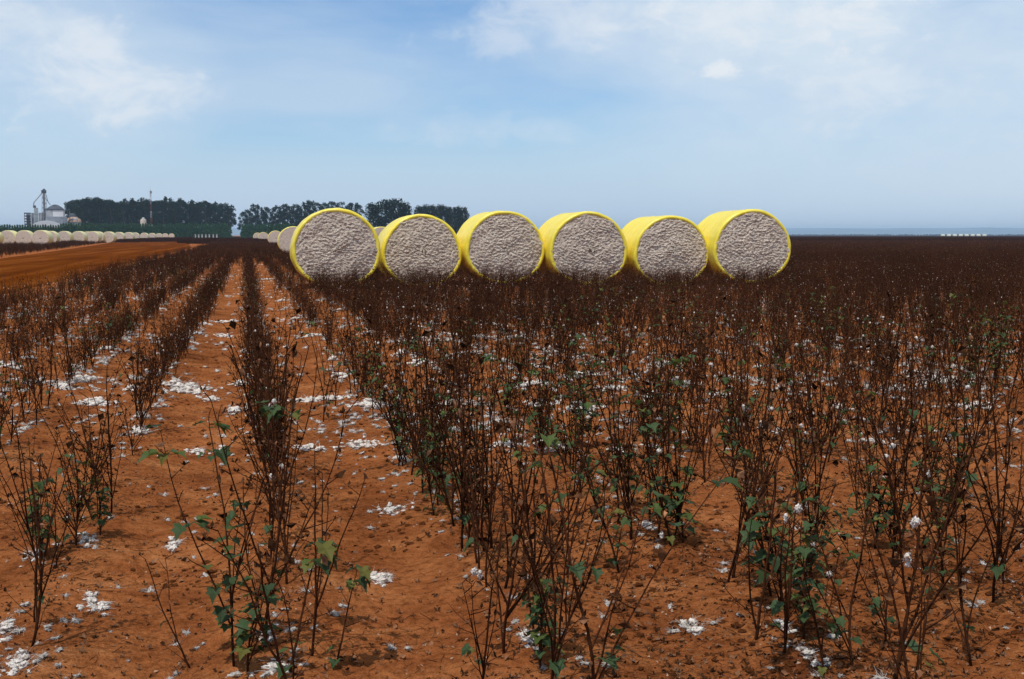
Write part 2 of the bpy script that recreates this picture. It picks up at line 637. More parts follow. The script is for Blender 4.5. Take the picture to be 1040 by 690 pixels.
def plant(seed, h=0.85, lsz=1.0, leafy=0.3, lean=(0, 0), nb=3, lintn=1, sides=5, seg=10, husky=1.0, spread=1.0, tip=False):
    """returns stalk, leaves, husks meshes and boll positions of one picked-over cotton plant"""
    r = random.Random(seed)
    st, lv, hk, bolls = MB(), MB(), MB(), []
    nodes = []

    def stem(p0, d0, length, r0, r1, wob, bend, level):
        pts, rad = [p0], [r0]
        p, d = p0.copy(), d0.normalized()
        n = max(3, int(seg * (0.5 + 0.5 * length / h)))
        for i in range(1, n + 1):
            d = (d + Vector((r.uniform(-wob, wob), r.uniform(-wob, wob), bend / n))).normalized()
            p = p + d * (length / n)
            pts.append(p.copy()); rad.append(r0 + (r1 - r0) * i / n)
            nodes.append((p.copy(), d.copy(), level, i / n))
        st.tube(pts, rad, sides if level == 0 else max(3, sides - 1), 0, cap=level == 0)
        return pts, d

    base = Vector((0, 0, -0.04))
    d0 = Vector((lean[0] + r.uniform(-0.09, 0.09), lean[1] + r.uniform(-0.09, 0.09), 1))
    main, _ = stem(base, d0, h * r.uniform(0.8, 1.0), r.uniform(0.0048, 0.0066), 0.0024, 0.11, 0.12, 0)
    for k in range(nb):                                   # long ascending side stems from low down
        t = r.uniform(0.08, 0.35)
        i = int(t * (len(main) - 1))
        a = r.uniform(0, 6.28)
        q = main[i].lerp(main[i + 1], (t * (len(main) - 1)) % 1)
        d = Vector((math.cos(a) * 0.36 * spread, math.sin(a) * 0.36 * spread, 0.9))
        L = h * r.uniform(0.45, 0.85)
        b, _ = stem(q, d, L, 0.0040, 0.0015, 0.13, 0.6, 1)
    longs = [n_ for n_ in nodes]
    for (p, d, lvl, t) in longs:                          # short fruiting twigs, alternating
        if r.random() < (0.74 if t > 0.25 else 0.4):
            a = r.uniform(0, 6.28)
            tw = Vector((math.cos(a), math.sin(a), r.uniform(0.3, 1.1)))
            L = r.uniform(0.03, 0.15) * (1.2 - 0.5 * t)
            pts, dd = stem(p, tw, L, 0.0022, 0.0011, 0.18, 0.1, 2)
            e = pts[-1]
            x = r.random()
            if x < 0.46 * husky:
                burr(hk, e, r.uniform(0.014, 0.026), 0, r, r.choice((3, 4, 5)))
            elif x < 0.72 * husky:
                curl(hk, e, r.uniform(0.022, 0.055), r.choice((0, 1)), r)
            if lintn and r.random() < 0.16 * lintn:
                bolls.append((e.copy(), r.uniform(0.006, 0.012)))
        elif r.random() < 0.3 * husky:
            curl(hk, p, r.uniform(0.015, 0.03), r.choice((0, 1, 1)), r)
    nl = int(leafy * 32)
    for k in range(nl):                                   # regrown green leaves, low down or at stem tips
        if tip and r.random() < 0.6:
            cand = [n_ for n_ in longs if n_[3] > 0.88]
        else:
            cand = [n_ for n_ in longs if n_[0].z < h * 0.6] or longs
        p, d, _, _ = r.choice(cand)
        a = r.uniform(0, 6.28)
        pd = Vector((math.cos(a), math.sin(a), r.uniform(0.0, 0.7))).normalized()
        e = p + pd * r.uniform(0.02, 0.055)
        lv.tube([p, e], [0.0011, 0.0009], 3, 0, False)
        leaf_blade(lv, e, Vector((pd.x, pd.y, r.uniform(-0.6, 0.25))), r.uniform(0.026, 0.062) * (1.2 if tip else 1) * lsz, 0, r, r.uniform(0.2, 0.6))
    return st, lv, hk, bolls


def wisps(mb, c, rad, n, r, mi=0, ln=(0.012, 0.035), w=0.0011):
    """loose curved fibres round a tuft of lint"""
    for _ in range(n):
        d = Vector((r.gauss(0, 1), r.gauss(0, 1), r.gauss(0.25, 0.6))).normalized()
        p = Vector(c) + d * rad * r.uniform(0.5, 1.0)
        L = r.uniform(*ln)
        bend = Vector((r.gauss(0, 1), r.gauss(0, 1), r.gauss(-0.4, 0.6))) * 0.5
        sd = d.cross(Vector((r.gauss(0, 1), r.gauss(0, 1), r.gauss(0, 1)))).normalized() * w
        b = len(mb.v)
        for i in range(4):
            u = i / 3
            q = p + (d * u + bend * u * u) * L
            k = 1 - 0.6 * u
            mb.v += [q - sd * k, q + sd * k]
        for i in range(3):
            mb.face((b + 2 * i, b + 2 * i + 1, b + 2 * i + 3, b + 2 * i + 2), mi)


def boll_mesh(seed, s, long_=False):
    mb = MB()
    r = random.Random(seed)
    for k in range(3 if not long_ else 4):
        mb.lump((r.uniform(-.5, .5) * s, r.uniform(-.5, .5) * s, -k * s * (0.9 if long_ else 0.35)), s * r.uniform(0.55, 0.9), seed + k * 11, 0, 3, 1.1, 0.8, 1.9)
    wisps(mb, (0, 0, -s * (1.2 if long_ else .4)), s * 1.1, 34, r, 0, (s * 0.4, s * 1.3), 0.0008)
    return mb


VARS = []          # (kind word, leafy?) and the prototypes
specs = [
    ('bare', dict(h=0.82, leafy=0.0, nb=3, lintn=0)),
    ('bare', dict(h=0.92, leafy=0.04, nb=4, lintn=0, spread=0.8)),
    ('bare', dict(h=0.72, leafy=0.0, nb=2, lintn=0)),
    ('bare', dict(h=0.98, leafy=0.0, nb=4, lintn=0, spread=0.7)),
    ('lint', dict(h=0.80, leafy=0.1, nb=3, lintn=1.0)),
    ('lint', dict(h=0.88, leafy=0.0, nb=3, lintn=0.9)),
    ('lint', dict(h=0.68, leafy=0.12, nb=4, lintn=1.1, spread=1.2)),
    ('leafy', dict(h=0.78, lsz=0.8, leafy=0.9, nb=3, lintn=0)),
    ('leafy', dict(h=0.66, lsz=1.2, leafy=0.9, nb=3, lintn=0)),
    ('leafy', dict(h=0.90, lsz=0.8, leafy=0.7, nb=3, lintn=0, tip=True)),
    ('leafy', dict(h=0.74, lsz=0.8, leafy=0.8, nb=2, lintn=0.5, tip=True)),
    ('bushy', dict(h=0.80, leafy=0.08, nb=5, lintn=0.0, spread=1.3, husky=1.2)),
    ('bushy', dict(h=0.70, leafy=0.0, nb=6, lintn=0.0, spread=1.4, husky=1.3)),
    ('leafy', dict(h=0.98, lsz=1.05, leafy=1.6, nb=4, lintn=0.2, tip=True, spread=0.6)),          # 13: leafy foreground plant
    ('leafy', dict(h=0.62, lsz=1.25, leafy=0.4, nb=0, lintn=0, tip=True, lean=(0.32, 0.0))),     # 14: leaning single stem with leaves at the tip
    ('bare', dict(h=0.75, leafy=0.06, nb=1, lintn=0, lean=(-0.55, 0.0))),              # 15: leaning stem
]
PROTO, MERGED, MERGED_MATS = [], [], None
for i, (kw, sp) in enumerate(specs):
    st, lv, hk, bolls = plant(100 + i * 7, **sp)
    root = empty('cotton_plant', (0, -50, 0))
    link('stalk', st.mesh('stalk', [M['bark']]), root)
    if lv.f:
        link('leaves', lv.mesh('leaves', [M['leaf']]), root)
    if hk.f:
        link('husks_dead_leaves', hk.mesh('husks_dead_leaves', [M['husk'], M['tan']]), root)  # boll husks and shrivelled dead leaves together in one mesh
    all_ = MB()
    all_.add(st, None, {0: 0}); (all_.add(lv, None, {0: 3}) if kw == 'leafy' else None); all_.add(hk, None, {0: 1, 1: 2})
    for j, (p, s) in enumerate(bolls[:4]):
        bm_ = boll_mesh(i * 31 + j, s, j == 0)
        link('cotton_boll', bm_.mesh('cotton_boll', [M['lint']]), root, p)
        small = MB()
        small.lump((0, 0, 0), s * 1.2, i + j, 0, 1, 1.2)
        all_.add(small, Matrix.Translation(p), {0: 4})
    PROTO.append((kw, root))
    MERGED.append(all_.mesh('cotton_plant_merged', [M['bark'], M['husk'], M['tan'], M['leaf'], M['lint']]))

BYKIND = {}
for i, (kw, _) in enumerate(PROTO[:13]):
    BYKIND.setdefault(kw, []).append(i)


def density(k, y):
    """how many plants per metre row k carries at y"""
    n = noise.noise(Vector((k * 7.31, y * 0.42, 3.0)))
    n2 = noise.noise(Vector((k * 3.7, y * 1.3, 9.0)))
    if k == 0:
        d = (6.2 if y > 6.4 else 2.2) + 2.5 * n
    elif k in (-1, -2, -3, -4, -5) and y < 13:
        d = 3.6 + 7 * n + 4 * n2 + (0 if y > 8 else -0.8)
    elif k == 1:
        d = (7.5 if y < 8.5 else 4.5) + 4 * n + 2 * n2
    elif k < 0:
        d = 7.0 + 5 * n
    else:
        d = (7.3 if not (k < 6 and 8.5 < y < 16) else 4.6) + 4.0 * n + 3 * n2
    return max(0.0, d) + (4.5 if k > 1 else 0.0) * max(0.0, min(1.0, (y - 10) / 12))


def in_view(x, y, mx=0.06, extra=2.6):
    p = Vector((x, y, 0.4 - H))
    dz = p.dot(CF)
    if dz < 2.0:
        return False
    u = abs(p.dot(CR)) - extra
    if u / dz > 520 / FPX + mx:
        return False
    return True


def bale_clear(x, y):
    return all(not (abs((x - bx) * math.cos(a) + (y - by) * math.sin(a)) < 1.25 and -0.25 < -(x - bx) * math.sin(a) + (y - by) * math.cos(a) < 2.6) for bx, by, a in BALES)


# --- bales: front row, measured from the photo (column of the face centre, distance of its foot, face width, axis vanishing column)
FRONT = [(342.5, 33.8, 2.50, 262), (429.0, 35.8, 2.42, 262), (513.5, 36.0, 2.44, 265), (598.0, 36.0, 2.44, 272), (682.0, 36.4, 2.40, 290), (763.5, 36.2, 2.46, 330)]


def axis_yaw(vp):
    return -(YAW + math.atan((vp - 520) / FPX))


def by_depth(px, depth):
    """ground point on an image column at a depth along the camera's heading"""
    c = Vector((math.sin(YAW), math.cos(YAW), 0))
    return c * depth + CR * ((px - 520) / FPX * depth)


BALES = []
for px, d, w, vp in FRONT:
    p = by_depth(px, d)
    BALES.append((p.x, p.y, axis_yaw(vp)))
BACK = [(299, 92, 2.42, 262), (281, 182, 2.42, 250), (268.5, 270, 2.4, 250), (262.5, 330, 2.4, 250), (388, 96, 2.35, 262)]
for px, d, w, vp in BACK:
    p = by_depth(px, d)
    BALES.append((p.x, p.y, axis_yaw(vp)))
# left line of bales: (column, width in photo pixels)
LEFT = [(-8, 17), (9, 16.6), (25.5, 16.6), (42.6, 17.2), (52, 14.6), (66, 14), (80.5, 13.8), (90, 12.6), (95, 13.4), (100, 12.6), (111, 12.4), (121.5, 10.6), (131.5, 10.2), (138, 9.2), (147.4, 8.2), (155.2, 7.4), (162.5, 6.5), (168.8, 6.2), (175.3, 5.6), (180, 5.4), (185, 5.0), (190, 4.8)]
LBALES = []
for px, wpx in LEFT:
    d = 2.4 * FPX / wpx
    p = by_depth(px, d)
    LBALES.append((p.x, p.y))


def bale_meshes(w, seed, hi=True):
    """round module of cotton: wrinkled film tube turned in over the rim, lumpy pressed lint at both ends; axis +Y, face at y=0"""
    Rw = w / 2
    hh = w * (0.905 + 0.02 * math.sin(seed * 2.3))
    L = 2.42
    o = Vector((seed * 5.3, seed * 2.1, 0))
    nth = 96 if hi else 40

    def prof(th, k=1.0):
        x = math.cos(th) * Rw * k
        z = math.sin(th) * Rw * k
        zz = z
        if z < 0:                                         # settles on the ground: lower half flattened
            zz = -(abs(z) / Rw) ** 1.0 * Rw * 0.80
            lim = -(hh - Rw) + 0.0
            zz = max(zz, -(hh - Rw) - 0.0) if k == 1.0 else max(zz, -(hh - Rw) + (1 - k) * Rw)
            x *= 1 + 0.012 * (abs(z) / Rw)
        return x, zz + (hh - Rw)

    wr = MB()
    steps = [(0.03, 0.905), (-0.01, 0.914), (-0.026, 0.952), (-0.01, 0.988), (0.03, 1.0)]
    ny = 22 if hi else 6
    steps += [(0.06 + (L - 0.12) * i / ny, 1.0) for i in range(ny + 1)]
    steps += [(L - 0.03, 1.0), (L + 0.01, 0.988), (L + 0.026, 0.952), (L + 0.01, 0.914), (L - 0.03, 0.905)]
    for (y, k) in steps:
        for i in range(nth):
            th = 2 * math.pi * i / nth
            x, z = prof(th, k)
            if hi:
                q = Vector((math.cos(th) * 2.2, y * 3.2, math.sin(th) * 2.2)) + o
                dr = 0.022 * noise.noise(q * 0.7) + 0.014 * noise.noise(Vector((math.cos(th) * 1.2, y * 11, math.sin(th) * 1.2)) + o)
                dr += 0.012 * noise.noise(Vector((math.cos(th) * 7, y * 1.0, math.sin(th) * 7)) + o) * (1.0 if 0.03 < y < L - 0.03 else 0.6)
                x += math.cos(th) * dr; z += math.sin(th) * dr
                if k < 1:
                    y2 = y + 0.014 * noise.noise(Vector((math.cos(th) * 6, k * 4, math.sin(th) * 6)) + o)
                else:
                    y2 = y
                z = max(z, 0.0)
                wr.v.append(Vector((x, y2, z)))
            else:
                wr.v.append(Vector((x, y, z)))
    for j in range(len(steps) - 1):
        for i in range(nth):
            a = j * nth + i; b = j * nth + (i + 1) % nth
            wr.face((a, b, b + nth, a + nth), 0, True)
    faces = []
    for end in (0, 1):
        fm = MB()
        nr = 76 if hi else 6
        na = 260 if hi else 40
        c0 = Vector((0, 0, hh - Rw))
        fm.v.append(Vector((0, (-0.055 if not end else L + 0.055) if hi else (-0.03 if not end else L + 0.03), hh - Rw)))
        for j in range(1, nr + 1):
            k = 0.962 * j / nr
            for i in range(na):
                th = 2 * math.pi * i / na
                x, z = prof(th, k)
                z = max(z, 0.03)
                bulge = 0.06 * (1 - (j / nr) ** 2) if hi else 0.03
                if hi:
                    q = Vector((x, z, end * 3.0)) + o
                    bulge += 0.030 * noise.noise(q * 2.2) + 0.014 * noise.noise(q * 6) + 0.026 * noise.noise(Vector((q.x * 12, q.y * 19, q.z))) + 0.022 * noise.noise(Vector((q.x * 24, q.y * 33, q.z)))
                y = -bulge if not end else L + bulge
                fm.v.append(Vector((x, y, z)))
        for i in range(na):
            a, b = 1 + i, 1 + (i + 1) % na
            fm.face((0, b, a) if end else (0, a, b), 0, True)
        for j in range(nr - 1):
            for i in range(na):
                a = 1 + j * na + i; b = 1 + j * na + (i + 1) % na
                fm.face((a, b, b + na, a + na) if end else (b, a, a + na, b + na), 0, True)
        faces.append(fm)
    return wr, faces


flabels = ['round cotton bale at the left end of the front row, nearest and largest', 'second round cotton bale from the left in the front row of six',
           'third round cotton bale from the left in the front row of six', 'fourth round cotton bale from the left in the front row of six',
           'fifth round cotton bale from the left in the front row of six', 'round cotton bale at the right end of the front row']
for i, ((px, d, w, vp), (bx, by, a)) in enumerate(zip(FRONT, BALES)):
    root = empty('cotton_bale', (bx, by, gz(bx, by) - 0.02), a, flabels[i], 'cotton bale', 'round cotton bales in yellow wrap, front row')
    wr, fs = bale_meshes(w, i + 1)
    link('plastic_wrap', wr.mesh('plastic_wrap', [M['wrap']]), root)
    for f in fs:
        link('cotton_end', f.mesh('cotton_end', [M['face']]), root)
wr, fs = bale_meshes(2.42, 11, False)
mid_w, mid_f = wr.mesh('plastic_wrap', [M['wrap']]), [f.mesh('cotton_end', [M['face']]) for f in fs]
blabels = ['yellow-wrapped bale just left of and behind the largest bale', 'distant bale second behind the largest bale, half sunk in dark stalks',
           'small far bale, second from the left end of the line behind the largest bale', 'smallest far bale at the left end of the line behind the largest bale',
           'bale peeping out between the two left bales of the front row']
proto_b = None
for i, (bx, by, a) in enumerate(BALES[len(FRONT):]):
    if proto_b is None:
        proto_b = empty('cotton_bale', (bx, by, -0.02), a, blabels[i], 'cotton bale', 'round bales behind the front row')
        link('plastic_wrap', mid_w, proto_b)
        for f in mid_f:
            link('cotton_end', f, proto_b)
    else:
        dup(proto_b, (bx, by, -0.02), (0, 0, a), (1, 1, 1), blabels[i])
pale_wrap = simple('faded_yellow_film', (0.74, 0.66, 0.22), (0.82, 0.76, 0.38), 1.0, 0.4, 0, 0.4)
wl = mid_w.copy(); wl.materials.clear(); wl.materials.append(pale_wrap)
proto_l = None
for i, (x, y) in enumerate(LBALES):
    if i in (0,):
        lb = 'pale bale cut off by the left edge of the picture'
    elif i == 3:
        lb = 'biggest pale bale of the far line across the road, below the white dome'
    elif i in (4, 7, 9, 13):
        lb = 'pale bale standing behind the others in the far line across the road'
    elif i < 11:
        lb = 'pale yellow-wrapped bale in the near half of the far line across the road'
    else:
        lb = 'tiny pale bale in the receding half of the far line across the road'
    a = R(-4 + rnd.uniform(-3, 3))
    if proto_l is None:
        proto_l = empty('cotton_bale', (x, y, 0), a, lb, 'cotton bale', 'pale round bales lined up across the road')
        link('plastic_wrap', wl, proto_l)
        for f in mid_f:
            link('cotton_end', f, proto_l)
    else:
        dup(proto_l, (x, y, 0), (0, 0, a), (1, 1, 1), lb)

# far right: long covered cotton modules
mm = MB()
nth = 10
for y in (-1.9, -1.75, 1.75, 1.9):
    k = 0.9 if abs(y) > 1.8 else 1
    for i in range(nth + 1):
        th = math.pi * i / nth
        mm.v.append(Vector((y, math.cos(th) * 1.2 * k, 0.9 + math.sin(th) * 1.4 * k if 0 < i < nth else 0.0)))
for j in range(3):
    for i in range(nth):
        a = j * (nth + 1) + i
        mm.face((a, a + 1, a + nth + 2, a + nth + 1), 0, False)
mm.face(tuple(range(nth, -1, -1))); mm.face(tuple(3 * (nth + 1) + i for i in range(nth + 1)))
mme = mm.mesh('cotton_module', [M['cream']])
for i in range(8):
    p = by_depth(956 + i * 6.0, 1290)
    o = link('cotton_module', mme, None, (p.x, p.y, 0.15))
    o.rotation_euler = (0, 0, -YAW + R(rnd.uniform(-3, 3)))
    tag(o, 'tiny pale covered cotton module on the right horizon', 'cotton module', 'cotton modules far off on the right horizon')

# --- all plant positions up to 62 m
plants = []
for k in range(-5, 60):
    x0 = ROW0 + ROWD * k
    y = 2.6
    rr = random.Random(900 + k)
    while y < 60:
        dn = density(k, y)
        if dn < 0.8:
            y += 0.12
            continue
        y += rr.expovariate(dn) * 0.75 + 0.25 / dn
        x = x0 + (rr.choice((-.35, .35)) if k > 0 and rr.random() < (0.22 if k > 3 else 0.10) else 0) + rr.gauss(0, (0.11 if k > 1 else 0.055) + (0.10 if k > 1 else 0.07) * max(0.0, min(1.0, (y - 15) / 15))) + 0.06 * noise.noise(Vector((k, y * 0.2, 0)))
        if not in_view(x, y) or x < RX_R + 0.3 or not bale_clear(x, y):
            continue
        if math.hypot(x, y) < 3.5:
            continue
        plants.append((x, y, k, rr.random()))


def pick(k, y, q, r):
    if k in (1, 2) and 5 < y < 11:
        wts = dict(bare=0.46, lint=0.09, leafy=0.33, bushy=0.12)
    elif k <= -1 and y > 9:
        wts = dict(bare=0.40, lint=0.12, leafy=0.06, bushy=0.42)
    elif k == 0:
        wts = dict(bare=0.62, lint=0.12, leafy=0.06, bushy=0.2)
    elif y > 16:
        wts = dict(bare=0.46, lint=0.10, leafy=0.02, bushy=0.42)
    else:
        wts = dict(bare=0.50, lint=0.16, leafy=0.18, bushy=0.16)
    x = r.random()
    for kk, w in wts.items():
        if x < w:
            return r.choice(BYKIND[kk])
        x -= w
    return BYKIND['bare'][0]


plants.sort(key=lambda p: (Vector((p[0], p[1], 0)).dot(CF)))
LOOK = {'bare': 'leafless dark red-brown', 'lint': 'picked-over lint-flecked', 'leafy': 'green-leaved', 'bushy': 'thickly branched brown'}


def row_name(k):
    if k == 0:
        return 'the long row left of centre'
    if k < 0:
        return ('the first row', 'the second row', 'the third row', 'the fourth row', 'the fifth row')[-k - 1] + ' left of the long row'
    if k == 1:
        return 'the row rising to the left end of the bales'
    if k == 2:
        return 'the second row right of the long row'
    return 'the tangled rows of the right foreground'


# hand-placed foreground plants (photo pixel of the foot, variant, turn, scale)
HERO = [((238, 676), 13, 0.4, 0.92, 'leafy green plant at the bottom, tallest stem topped with leaves, left of centre'),
        ((292, 688), 14, 0.0, 0.95, 'leaning stem with green leaf tuft at its tip, bottom left of centre'),
        ((340, 676), 14, 0.15, 0.72, 'short leaning stem with green leaves at its tip, right of the leafy bottom plant'),
        ((196, 672), 15, -0.1, 0.66, 'bare stem leaning far left over soil beside the leafy bottom plant'),
        ((836, 690), 10, 1.0, 0.75, 'stem with bright green leaf cluster at the bottom right'),
        ((900, 655), 9, 2.0, 0.86, 'tall stem with green leaves at its top near the bottom right corner')]
HERO += [((252, 682), 8, 0.9, 0.85, 'low tuft of broad green leaves at the foot of the leafy bottom plant'), ((548, 682), 8, 2.2, 0.8, 'leafy green plant at the bottom edge right of the picture centre')]
near = []
for (px, py), vi, rz, sc, lb in HERO:
    p = at(px, py)
    dup(PROTO[vi][1], (p.x, p.y, gz(p.x, p.y)), (0, 0, rz), (sc, sc, sc), lb, 'cotton plants in the foreground rows')['category'] = 'cotton plant'
NNEAR, used = 290, 0
pr = random.Random(55)
fpts, fvar, frot, fscl = [], [], [], []
for n_, (x, y, k, q) in enumerate(plants):
    vi = pick(k, y, q, pr)
    s = pr.uniform(0.82, 1.12) * (1.1 if k == 0 and 6 < y < 12 else 1.0)
    s *= 1.0 - (0.40 if k == 0 else 0.28) * max(0.0, min(1.0, (y - 9) / (11 if k > 0 else 5)))
    rot = (pr.gauss(0, 0.10), pr.gauss(0, 0.10), pr.uniform(0, 6.283))
    if k < 0 and y < 9:
        s *= 0.84
    if k == 0 and y > 5:
        rot = (pr.gauss(0, 0.07), (x - ROW0) * 1.8 + pr.gauss(0, 0.12), pr.uniform(0, 6.283))
    sc = (s * pr.uniform(0.9, 1.1), s * pr.uniform(0.9, 1.1), s * pr.uniform(0.9, 1.12))
    if used < NNEAR and in_view(x, y, 0.0, 0.3):
        used += 1
        kw = PROTO[vi][0]
        lb = f'{LOOK[kw]} cotton plant in {row_name(k)}'
        o = dup(PROTO[vi][1], (x, y, gz(x, y)), rot, sc, lb, 'cotton plants in the foreground rows')
        o['category'] = 'cotton plant'
    else:
        fpts.append((x, y, gz(x, y))); fvar.append(vi); frot.append(rot); fscl.append(sc)
scatter('cotton_rows', MERGED, fpts, fvar, frot, fscl, 'dark picked-over cotton stalks in rows around the bales', 'crop')
for kw, root in PROTO:
    kill(root)


# clumps for 64..210 m and patches beyond
def clump(seed, n, length, width, detail):
    r = random.Random(seed)
    mb = MB()
    for i in range(n):
        x, y = r.uniform(-width, width), r.uniform(-length / 2, length / 2)
        h = r.uniform(0.5, 0.9)
        if detail:
            st, lv, hk, bolls = plant(seed * 100 + i, h=h, leafy=r.choice((0, 0, 0, 0.08)), nb=3, lintn=0.008, sides=3, seg=3, husky=1.3)
            T = Matrix.Translation((x, y, 0)) @ Matrix.Rotation(r.uniform(-.15, .15), 4, 'X') @ Matrix.Rotation(r.uniform(-.15, .15), 4, 'Y')
            mb.add(st, T, {0: 0}); mb.add(hk, T, {0: 1, 1: 2}); mb.add(lv, T, {0: 3})
            for p, s in bolls[:2]:
                c = T @ p
                mb.lump(c, s * 1.4, i, 4, 1, 1.0)
        else:
            for j in range(4):
                b = Vector((x, y, 0)); e = b + Vector((r.uniform(-.25, .25), r.uniform(-.25, .25), h * r.uniform(.6, 1)))
                mb.tube([b, e], [0.012, 0.006], 3, 0, False)
                for q in range(3):
                    curl(mb, b.lerp(e, r.uniform(.3, 1)), r.uniform(.06, .13), r.choice((0, 0, 0, 0, 1)), r)
            if r.random() < 0.012:
                mb.lump((x, y, h * 0.5), 0.04, i, 4, 1, 1)
    return mb.mesh('stalk_clump', [M['bark'], M['husk'], M['tan'], M['leaf'], M['lint']])


CL = [clump(40 + i, 6, 0.75, 0.1, True) for i in range(8)]
pts, var, rot, scl = [], [], [], []
pr = random.Random(77)


def add(x, y, nv, s=1.0, z=0.0):
    pts.append((x, y, z)); var.append(pr.randrange(nv))
    rot.append((0, 0, pr.choice((0, math.pi)) + pr.gauss(0, 0.06)))
    scl.append((s * pr.uniform(.9, 1.1), s * pr.uniform(.95, 1.05), s * pr.uniform(.8, 1.15)))


for k in range(-5, 220):
    x = ROW0 + ROWD * k
    y = 60.0
    while y < 210:
        if in_view(x, y, 0.03, 3) and bale_clear(x, y):
            if not (x < RX_R + 0.3 + max(0, 0) or (y > 150 and x < RX_R - (y - 150) * 0.05)):
                if noise.noise(Vector((k * 1.3, y * 0.11, 0))) > -0.52:
                    add(x + pr.gauss(0, .22), y, 8, 0.74)
                    if k > 1 or pr.random() < (y - 60) / 70:
                        add(x + 0.5 + pr.gauss(0, .2), y, 8, 0.66)
        y += 0.62
# field across the road, up to the left bales
k = -1
for k in range(0, 160):
    x = -15.2 - k * 1.0
    y = 40.0 + pr.random()
    while y < 235:
        if x < road_left(y) - 0.4 and in_view(x, y, 0.03, 3) and not any(abs(x - bx) < 1.6 and -0.6 < y - by < 3.2 for bx, by in LBALES):
            add(x + pr.gauss(0, .2), y, 8, 0.8)
        y += 0.7 if y < 150 else 0.9
scatter('cotton_rows', CL, pts, var, rot, scl, 'dark brown mass of cotton stalks beyond the bales and across the road', 'crop')

PT = [clump(70 + i, 34, 3.0, 1.5, False) for i in range(6)]
pts, var, rot, scl = [], [], [], []
y = 211.0
while y < 760:
    st_ = 2.8 if y < 420 else 4.2
    sc = 1.0 if y < 420 else 1.5
    xl = -60 - y * 0.3
    x = xl
    while x < y * 0.85 + 20:
        ok = in_view(x, y, 0.02, 4)
        if x < RX_R - (y - 150) * 0.05 - 1.5:                  # road, bale yard and plantation side
            ok = ok and (y < 262 and x < road_left(y) - 2.0 if y < 270 else (y < 520 and x > -62 + (y - 270) * 0.02 and x > -45))
        if ok and (415 < y < 560 and -17 < x < 8):
            ok = False
        if ok and (y < 470 or x > -0.05 * y) and not any(abs(x - bx) < 2.8 and -2.2 < y - by < 4.5 for bx, by in LBALES) and bale_clear(x, y):
            pts.append((x + pr.uniform(-.4, .4), y + pr.uniform(-.4, .4), 0)); var.append(pr.randrange(6))
            rot.append((0, 0, pr.choice((0, math.pi)))); scl.append((sc, sc, pr.uniform(.8, 1.1)))
        x += st_
    y += st_
scatter('cotton_rows', PT, pts, var, rot, scl, 'far dark brown cotton field reaching the horizon', 'crop')

# continuous dry canopy beyond 740 m
cv = MB()
ys2 = [735, 800, 900, 1050, 1250, 1600, 2100, 2700, 3150]
for j, y in enumerate(ys2):
    for i in range(41):
        u = i / 40
        x = (0.02 + u * 0.95) * y
        cv.v.append(Vector((x, y, (0.0 if j == 0 else 0.55) + (0.12 * noise.noise(Vector((x * 0.05, y * 0.03, 0))) if j else 0))))
for j in range(len(ys2) - 1):
    for i in range(40):
        a = j * 41 + i
        cv.face((a, a + 1, a + 42, a + 41), 0, True)
tag(link('crop_canopy', cv.mesh('crop_canopy', [M['drycanopy']])), 'unbroken dark dry crop along the right horizon', 'crop', None, 'stuff')

# low dark line of scrub where the field ends
tl = MB()
for i in range(260):
    a = YAW + R(-4 + 34 * i / 259)
    for k in range(2):
        rr_ = 3230 + rnd.uniform(-20, 20)
        hh_ = rnd.uniform(2.6, 4.2)
        tl.lump((math.sin(a) * rr_, math.cos(a) * rr_, hh_ * 0.4), hh_ * 0.75, i * 3 + k, 0, 1, 0.8, 0.5, 1.5, rnd.uniform(0, 3), 2.2)
tag(link('treeline', tl.mesh('treeline', [M['dark']])), 'thin dark line of scrub along the right horizon', 'scrub', None, 'stuff')

# ------------------------------------------------------------------ loose lint and litter
SPANS = [  # px0, px1, py : loose lint read off the photo
    (2, 21, 375), (25, 37, 366), (55, 75, 398), (75, 102, 387), (72, 116, 409), (95, 122, 357), (125, 142, 395), (160, 222, 393), (168, 205, 398), (210, 248, 326), (218, 236, 341),
    (160, 170, 315), (186, 196, 293), (233, 250, 390), (232, 246, 423), (208, 222, 403), (132, 152, 442), (140, 150, 427), (192, 206, 341), (205, 216, 331),
    (263, 280, 284), (286, 308, 325), (281, 292, 306), (317, 337, 305), (336, 353, 316), (302, 330, 342), (362, 382, 339), (386, 405, 312), (402, 420, 325), (414, 440, 342),
    (398, 420, 361), (415, 437, 373), (295, 359, 405), (356, 396, 416), (437, 480, 412), (457, 489, 360), (472, 506, 342), (292, 338, 454), (342, 385, 452), (396, 417, 471), (339, 356, 384), (334, 342, 368),
    (523, 558, 392), (534, 569, 410), (569, 615, 419), (542, 572, 360), (572, 615, 381), (645, 682, 405), (622, 636, 455), (555, 569, 454), (655, 668, 454), (688, 711, 390), (430, 452, 330), (448, 470, 342), (490, 520, 330), (508, 540, 345),
    (840, 858, 415), (871, 903, 446), (968, 1007, 412), (936, 973, 386), (600, 640, 395), (715, 740, 402), (660, 690, 372), (740, 770, 385),
    (4, 32, 683), (22, 47, 567), (74, 98, 554), (96, 112, 621), (84, 96, 616), (0, 14, 643), (170, 183, 549), (217, 232, 455), (190, 212, 455),
    (262, 279, 654), (258, 307, 686), (371, 397, 582), (384, 421, 520), (380, 395, 585), (531, 546, 658), (497, 530, 455), (545, 576, 455), (806, 830, 671), (788, 800, 645), (655, 662, 540), (700, 712, 640)]
lr = random.Random(12)
